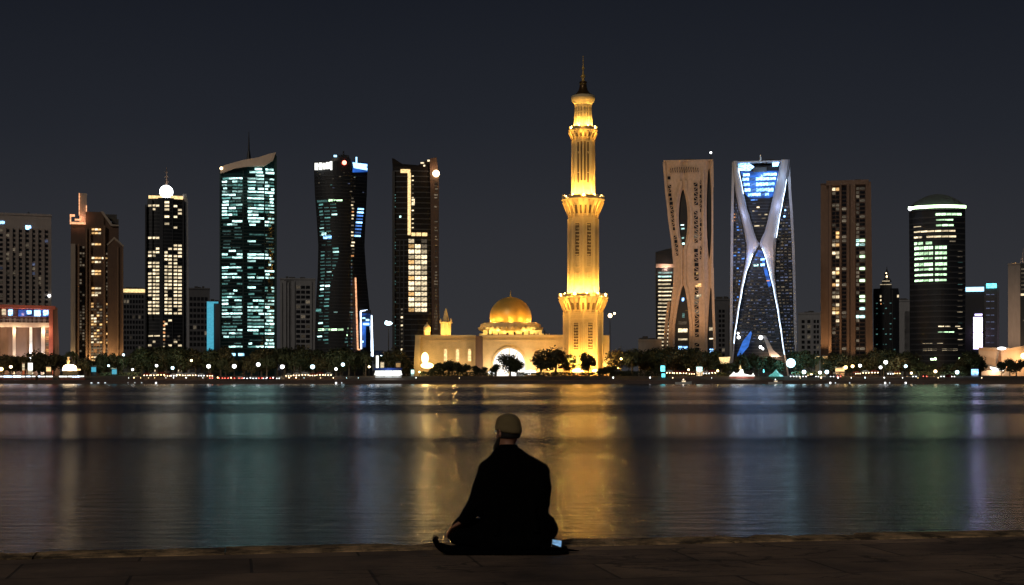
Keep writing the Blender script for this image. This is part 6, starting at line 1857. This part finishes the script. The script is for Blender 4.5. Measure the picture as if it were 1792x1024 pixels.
man = empty('person', (0.02, 8.95, GZ), 'person in black coat and olive cap sitting cross legged by the water, seen from behind', 'person')
def L(px, py, dy=0.0):                    # point in the person's own space, dy toward the water
    v = pw(px, py, 8.95); return (v.x - .02, dy, v.z*1.0 - GZ)
lsh, lel, lwr = L(855, 825, .0), L(835, 882, -.01), L(809, 917, .08)
rsh, rel, rwr = L(944, 828, .0), L(947, 880, .0), L(936, 922, .17)
HC = Vector(L(889, 757, .045)); HYAW = R(40)   # head centre, turned to the left
def head_pt(x, y, z):                     # head space: face looks toward +y
    c, s_ = math.cos(HYAW), math.sin(HYAW)
    x *= .92; y *= .92
    return (HC.x + x*c - y*s_, HC.y + x*s_ + y*c, HC.z + z)
def torso_rows(g=0.0):
    rows = []
    for py, cx, cyy, a, b in ((968, 903, .04, 68, .17), (950, 903, .04, 70, .175), (930, 903, .03, 66, .165), (910, 901, .01, 60, .15), (888, 896, .0, 64, .135), (865, 899, -.005, 64, .13), (845, 900, -.01, 64, .128), (828, 899, -.01, 62, .12),
                              (817, 897, -.005, 57, .11), (808, 896, .0, 51, .095), (802, 895, .0, 42, .085), (796, 892, .005, 33, .08), (789, 890, .010, 26, .07), (784, 889, .015, 20, .062), (776, 889, .02, 14.5, .054), (766, 889, .03, 14, .052)):
        x, _, z = L(cx, py); rows.append((z, x, cyy, a*PS+g, b+g))
    return rows
def head_geo(mb):
    # skull and face as one lofted form: rows z, half width, front y, back y
    rows = [(-.122, .018, .075, .03), (-.112, .038, .085, .0), (-.09, .052, .092, -.035), (-.06, .060, .094, -.062), (-.03, .066, .092, -.082), (.0, .071, .090, -.094), (.03, .0735, .090, -.098), (.06, .070, .082, -.093), (.085, .058, .062, -.075), (.103, .036, .034, -.045), (.110, .010, .006, -.015)]
    n = 24; vs_, fs_ = [], []
    for z, a, f_, b_ in rows:
        cyy, hd = (f_+b_)/2, (f_-b_)/2
        for i in range(n):
            t_ = 2*PI*i/n; vs_.append(head_pt(a*math.cos(t_), cyy + hd*math.sin(t_), z))
    for k in range(len(rows)-1):
        for i in range(n):
            j = (i+1) % n; fs_.append((k*n+i, k*n+j, (k+1)*n+j, (k+1)*n+i))
    fs_.append(tuple(range(n-1, -1, -1))); fs_.append(tuple((len(rows)-1)*n+i for i in range(n)))
    mb.add(vs_, fs_)
    mb.sweep([head_pt(0, .088, .012), head_pt(0, .104, -.018), head_pt(0, .112, -.036), head_pt(0, .096, -.046)], [.008, .011, .015, .010], 10)      # nose
    for s_ in (-1, 1):
        mb.sweep([head_pt(s_*.071, .002, .016), head_pt(s_*.081, -.008, .010), head_pt(s_*.082, -.010, -.012), head_pt(s_*.074, -.002, -.034)], [.008, .013, .012, .007], 8, .8)   # ears
        mb.sweep([head_pt(s_*.014, .090, .022), head_pt(s_*.036, .088, .028), head_pt(s_*.054, .070, .020)], [.008, .009, .006], 8)   # brow
    mb.sweep([head_pt(-.024, .090, -.066), head_pt(0, .097, -.064), head_pt(.024, .090, -.066)], [.006, .009, .006], 8)     # lips
body = MB()
ell(body, torso_rows(-.02), 28)
head_geo(body)
# legs crossed: thighs out to the knees, shins folded back in
hipL, hipR = L(872, 942, .02), L(928, 942, .02)
knL, knR = (L(800, 950)[0], .28, .085), (L(960, 950)[0], .30, .085)
ftL, ftR = (.10, .30, .06), (-.16, .34, .055)
body.sweep([hipL, knL], [.088, .062], 14); body.sweep([hipR, knR], [.088, .062], 14)
body.sweep([knL, (-.05, .38, .06), ftL], [.058, .05, .036], 12); body.sweep([knR, (.05, .42, .06), ftR], [.058, .05, .036], 12)
for f_, sgn in ((ftL, 1), (ftR, -1)):
    body.sweep([f_, (f_[0]+sgn*.07, f_[1]+.02, .045), (f_[0]+sgn*.16, f_[1]+.05, .03)], [.036, .036, .024], 10, .8)
for a_, b_, c_ in ((lsh, lel, lwr), (rsh, rel, rwr)):
    body.sweep([a_, ((a_[0]+b_[0])/2, (a_[1]+b_[1])/2, (a_[2]+b_[2])/2), b_], [.052, .046, .038], 12); body.sweep([b_, ((b_[0]+c_[0])/2, (b_[1]+c_[1])/2, (b_[2]+c_[2])/2), c_], [.038, .036, .026], 12)
def hand(mb, w_, fwd, side, down, curl=.9):
    """palm and five separate fingers resting over the knee; side points to the thumb"""
    w_, fwd, side, down = Vector(w_), Vector(fwd).normalized(), Vector(side).normalized(), Vector(down).normalized()
    pc = w_ + fwd*.045
    for s_ in (-1.5, -.5, .5, 1.5):
        mb.sweep([w_ + side*s_*.010, pc + side*s_*.017, w_ + fwd*.088 + side*s_*.020], [.017, .016, .0115], 8, .8)
    for k, (s_, ln) in enumerate(((1.5, .068), (.5, .078), (-.5, .072), (-1.5, .056))):
        p = w_ + fwd*.088 + side*s_*.020; pts = [p]; ang = .18
        for seg in (.45, .32, .23):
            ang += curl*(.42 + .05*k); p = p + (fwd*math.cos(ang) + down*math.sin(ang))*ln*seg; pts.append(p)
        mb.sweep(pts, [.0100, .0092, .0084, .0066], 8)
    b0 = w_ + fwd*.022 + side*.026
    mb.sweep([b0, b0 + side*.024 + fwd*.022 + down*.008, b0 + side*.034 + fwd*.046 + down*.018, b0 + side*.032 + fwd*.066 + down*.028], [.014, .0115, .010, .0075], 8)
hand(body, lwr, (-.42, .34, -.30), (.6, .8, .0), (-.25, .1, -1)); hand(body, rwr, (.1, .75, -.35), (-1, .1, 0), (0, .2, -1))
bo = remeshed(body, 'body', M['skin'], man, .0065, 4)
# eyes under the brow
for s_ in (-1, 1):
    mb = MB(); mb.ball(head_pt(s_*.031, .083, .004), .0125, 12, 8); e_ = mb.build('eye', M['white_paint'], bo, True)
    mb = MB(); mb.ball(head_pt(s_*.0325, .0925, .004), .0058, 10, 6); mb.build('iris', M['hair'], e_, True)
# hair below the cap, and the beard
hr = MB(); n = 36; vs_, fs_ = [], []
def hair_row(z, g):
    a = .071*(1-max(0, (-z-.03))*2.4)+g; bk = -.094+max(0, -z-.02)*.5-g
    out = []
    for i in range(n+1):
        t_ = PI*1.08*i/n - .04*PI      # round the back from ear to ear
        out.append(head_pt(a*math.cos(t_), -.0 + bk*math.sin(t_)*1.0, z))
    return out
rws = [(.045, .003), (.02, .006), (-.005, .0065), (-.022, .006), (-.030, .004), (-.037, .0015)]
for z, g in rws: vs_ += hair_row(z, g)
for z, g in rws: vs_ += hair_row(z, g-.010)
m_ = n+1; K = len(rws)
for k in range(K-1):
    for i in range(n):
        fs_.append((k*m_+i, k*m_+i+1, (k+1)*m_+i+1, (k+1)*m_+i)); o_ = K*m_; fs_.append((o_+k*m_+i, o_+(k+1)*m_+i, o_+(k+1)*m_+i+1, o_+k*m_+i+1))
for i in range(n):
    fs_.append(((K-1)*m_+i, (K-1)*m_+i+1, K*m_+(K-1)*m_+i+1, K*m_+(K-1)*m_+i)); fs_.append((i, K*m_+i, K*m_+i+1, i+1))
hr.add(vs_, fs_); hr.build('hair', M['hair'], bo, True)
bd = MB()
bd.sweep([head_pt(-.068, .012, -.035), head_pt(-.060, .045, -.075), head_pt(-.035, .080, -.105), head_pt(0, .098, -.115), head_pt(.035, .080, -.105), head_pt(.060, .045, -.075), head_pt(.068, .012, -.035)], [.009, .018, .026, .031, .026, .018, .009], 12)
bd.sweep([head_pt(0, .094, -.085), head_pt(0, .098, -.13), head_pt(0, .094, -.165), head_pt(0, .088, -.185)], [.026, .028, .018, .005], 12)
bd.sweep([head_pt(-.034, .082, -.068), head_pt(0, .102, -.056), head_pt(.034, .082, -.068)], [.006, .009, .006], 8)
remeshed(bd, 'beard', M['hair'], bo, .005, 3)
# cap: round crown with a folded band, lower at the back
cpb = MB(); n = 40; vs_, fs_ = [], []
def tilt(z): return z
capr = [(.024, 1.02, 0), (.022, 1.075, 0), (.036, 1.085, 0), (.052, 1.07, 0), (.054, 1.03, 0), (.070, 1.02, 0), (.088, .93, 0), (.104, .76, 0), (.114, .50, 0), (.119, .2, 0), (.120, .02, 0)]
for z, s_, _ in capr:
    for i in range(n):
        t_ = 2*PI*i/n; x, y = .0755*s_*math.cos(t_), -.004 + .099*s_*math.sin(t_)
        drop = -(.012 - y*.14)*(1-min(1, max(0, (z-.03)/.09)))      # lower behind the ears
        w_ = .0012*math.sin(t_*9 + z*60) + .0015*mnoise.noise(Vector((math.cos(t_)*3, math.sin(t_)*3, z*30)))
        vs_.append(head_pt(x*(1+w_*8), y*(1+w_*8), z + drop - .004))
for k in range(len(capr)-1):
    for i in range(n): j = (i+1) % n; fs_.append((k*n+i, k*n+j, (k+1)*n+j, (k+1)*n+i))
fs_.append(tuple((len(capr)-1)*n+i for i in range(n)))
cpb.add(vs_, fs_); co_ = cpb.build('cap', M['cap'], bo, True)
md = co_.modifiers.new('thickness', 'SOLIDIFY'); md.thickness = .004; md.offset = -1
# coat: body, skirt spread on the ground, sleeves, collar
ct = MB()
ell(ct, torso_rows(.0)[:-2], 32)
ct.sweep([lsh, ((lsh[0]+lel[0])/2-.004, 0, (lsh[2]+lel[2])/2), lel], [.066, .064, .060], 16); ct.sweep([lel, ((lel[0]+lwr[0])/2, (lel[1]+lwr[1])/2, (lel[2]+lwr[2])/2), lwr], [.060, .050, .040], 16)
ct.sweep([rsh, ((rsh[0]+rel[0])/2+.008, 0, (rsh[2]+rel[2])/2), rel], [.066, .066, .056], 16); ct.sweep([rel, ((rel[0]+rwr[0])/2, (rel[1]+rwr[1])/2, (rel[2]+rwr[2])/2), rwr], [.056, .050, .040], 16)
ct.sweep([L(856, 828), L(870, 814, .0), L(914, 814, .0), L(940, 828)], [.055, .055, .055, .055], 14)
for p_, q_ in ((lsh, .073), (rsh, .070), (lel, .062), (rel, .060)): ct.ball(p_, q_, 16, 12)
sk = [(L(852, 960)[0], -.02, .035), (L(880, 966)[0], -.12, .03), (L(905, 968)[0], -.15, .03), (L(935, 966)[0], -.12, .03), (L(960, 955)[0], .0, .05)]
ct.sweep(sk, [.05, .055, .06, .055, .05], 14)
for p in ((L(958, 935)), (L(960, 915))): ct.ball(p, .045, 14, 10)
# a few hanging folds across the back
for x0, z0, x1, z1 in ((875, 845, 868, 935), (905, 850, 912, 940), (930, 860, 938, 930), (888, 890, 884, 950)):
    a_, b_ = L(x0, z0, -.118), L(x1, z1, -.135); ct.sweep([a_, b_], [.010, .022], 8)
coat = remeshed(ct, 'coat', M['coat'], man, .009, 5)
cl = MB(); vs_, fs_ = [], []; n = 28
for z, a, b in ((.0, .068, .060), (.018, .064, .058), (.034, .058, .054), (.030, .052, .048), (.0, .056, .050)):
    for i in range(n):
        t_ = 2*PI*i/n; q = L(889, 788, .02); vs_.append((q[0]+a*math.cos(t_), q[1]+b*math.sin(t_), q[2]-.006+z*(1-.25*math.sin(t_))))
for k in range(4):
    for i in range(n): j = (i+1) % n; fs_.append((k*n+i, k*n+j, (k+1)*n+j, (k+1)*n+i))
cl.add(vs_, fs_); cl.build('collar', M['coat'], coat, True)
# trousers over the crossed legs
tr_ = MB()
tr_.sweep([hipL, knL], [.105, .080], 16); tr_.sweep([hipR, knR], [.105, .080], 16)
tr_.sweep([knL, (-.05, .37, .07)], [.078, .060], 14); tr_.sweep([knR, (.05, .41, .07)], [.078, .060], 14)
tr_.sweep([(L(786, 962)[0], .10, .035), (L(800, 957)[0], .12, .05), (L(830, 957)[0], .02, .05), (L(870, 958)[0], -.04, .06)], [.03, .055, .065, .07], 12)
remeshed(tr_, 'trousers', M['trouser'], man, .010, 5)

# rug under the person, its left end curled up with a frayed fringe
rg_ = MB(); vs_, fs_ = [], []; nx, ny = 60, 18
y0_, y1_ = 8.66, 9.05
for side in (0, 1):
    for i in range(nx+1):
        u_ = i/nx
        for j in range(ny+1):
            v_ = j/ny
            x = -.518 + u_*.863
            lift = 0.0
            if u_ < .17: k_ = (.17-u_)/.17; lift = .080*k_**2.1*(.85+.15*math.cos(v_*3)); x += .030*k_**3
            wv = .006*mnoise.noise(Vector((u_*7, v_*5, 1)))
            rr = .03*math.sin(v_*PI)   # rounded corners
            inset = (.05*max(0, 1-u_/.12)**2 + .05*max(0, (u_-.9)/.1)**2)
            y = y0_+inset + v_*(y1_-y0_-2*inset)
            vs_.append((x + .006*mnoise.noise(Vector((u_*2, v_*8, 5))), y, .006 + lift + abs(wv) + (.010 if side else 0)))
m_ = ny+1; o_ = (nx+1)*m_
for i in range(nx):
    for j in range(ny):
        a = i*m_+j; fs_.append((a, a+1, a+m_+1, a+m_)); fs_.append((o_+a, o_+a+m_, o_+a+m_+1, o_+a+1))
for i in range(nx): fs_.append((i*m_, (i+1)*m_, o_+(i+1)*m_, o_+i*m_)); fs_.append((i*m_+ny, o_+i*m_+ny, o_+(i+1)*m_+ny, (i+1)*m_+ny))
for j in range(ny): fs_.append((j, o_+j, o_+j+1, j+1)); q = nx*m_; fs_.append((q+j, q+j+1, o_+q+j+1, o_+q+j))
rg_.add(vs_, fs_)
rug = rg_.build('rug', M['rug'], None, True); tag(rug, 'black rug under the sitting person with its left end curled up', 'rug')
fg = MB(); rs2 = random.Random(6)
for k in range(44):
    y = 8.71 + k*.0068; a = (-.480+rs2.uniform(-.004, .004), y, .090*(.80+.25*math.cos((y-y0_)/.39*3))); fg.tube(a, (a[0]+rs2.uniform(-.012, .03), y+rs2.uniform(-.01, .01), a[2]+rs2.uniform(.005, .028)), .0016, .0008, 4)
fg.build('fringe', M['rug'], rug)

# black bag and its strap lying right of the person, and the phone leaning on it
sc = MB(); n = 16
sc.sweep([(.18, 8.80, .035), (.25, 8.78, .034), (.31, 8.77, .024), (.37, 8.77, .018), (.415, 8.78, .014)], [.034, .028, .014, .010, .006], 12, .75)
sc.sweep([(.20, 8.86, .035), (.26, 8.86, .032), (.30, 8.84, .022)], [.030, .026, .012], 12, .7)
bag = remeshed(sc, 'black_bag', M['rug'], None, .006, 4); tag(bag, 'black bag with its strap lying on the rug to the right of the person', 'bag')
ph_ = empty('phone', (.276, 8.74, .060), 'dark phone with its pale blue screen lit, propped beside the sitting person', 'phone')
ph_.rotation_euler = (R(-18), R(8), R(8))
mb = MB(); mb.box(-.034, .034, -.004, .004, -.024, .028); bdy = mb.build('case', M['black_metal'], ph_)
bm = bdy.modifiers.new('bevel', 'BEVEL'); bm.width = .003; bm.segments = 2
mb = MB(); mb.add([(-.030, -.0052, -.004), (.006, -.0052, -.012), (.018, -.0052, -.016), (.026, -.0052, -.014), (.027, -.0052, .023), (-.030, -.0052, .024), (-.030, -.0042, -.004), (.006, -.0042, -.012), (.018, -.0042, -.016), (.026, -.0042, -.014), (.027, -.0042, .023), (-.030, -.0042, .024)],
    [(0, 1, 2, 3, 4, 5), (11, 10, 9, 8, 7, 6)] + [(i, i+6, (i+1) % 6+6, (i+1) % 6) for i in range(6)])
mb.build('screen', glow('phone_screen', (.30, .60, 1), .6, 0, .5, True, 25), ph_)
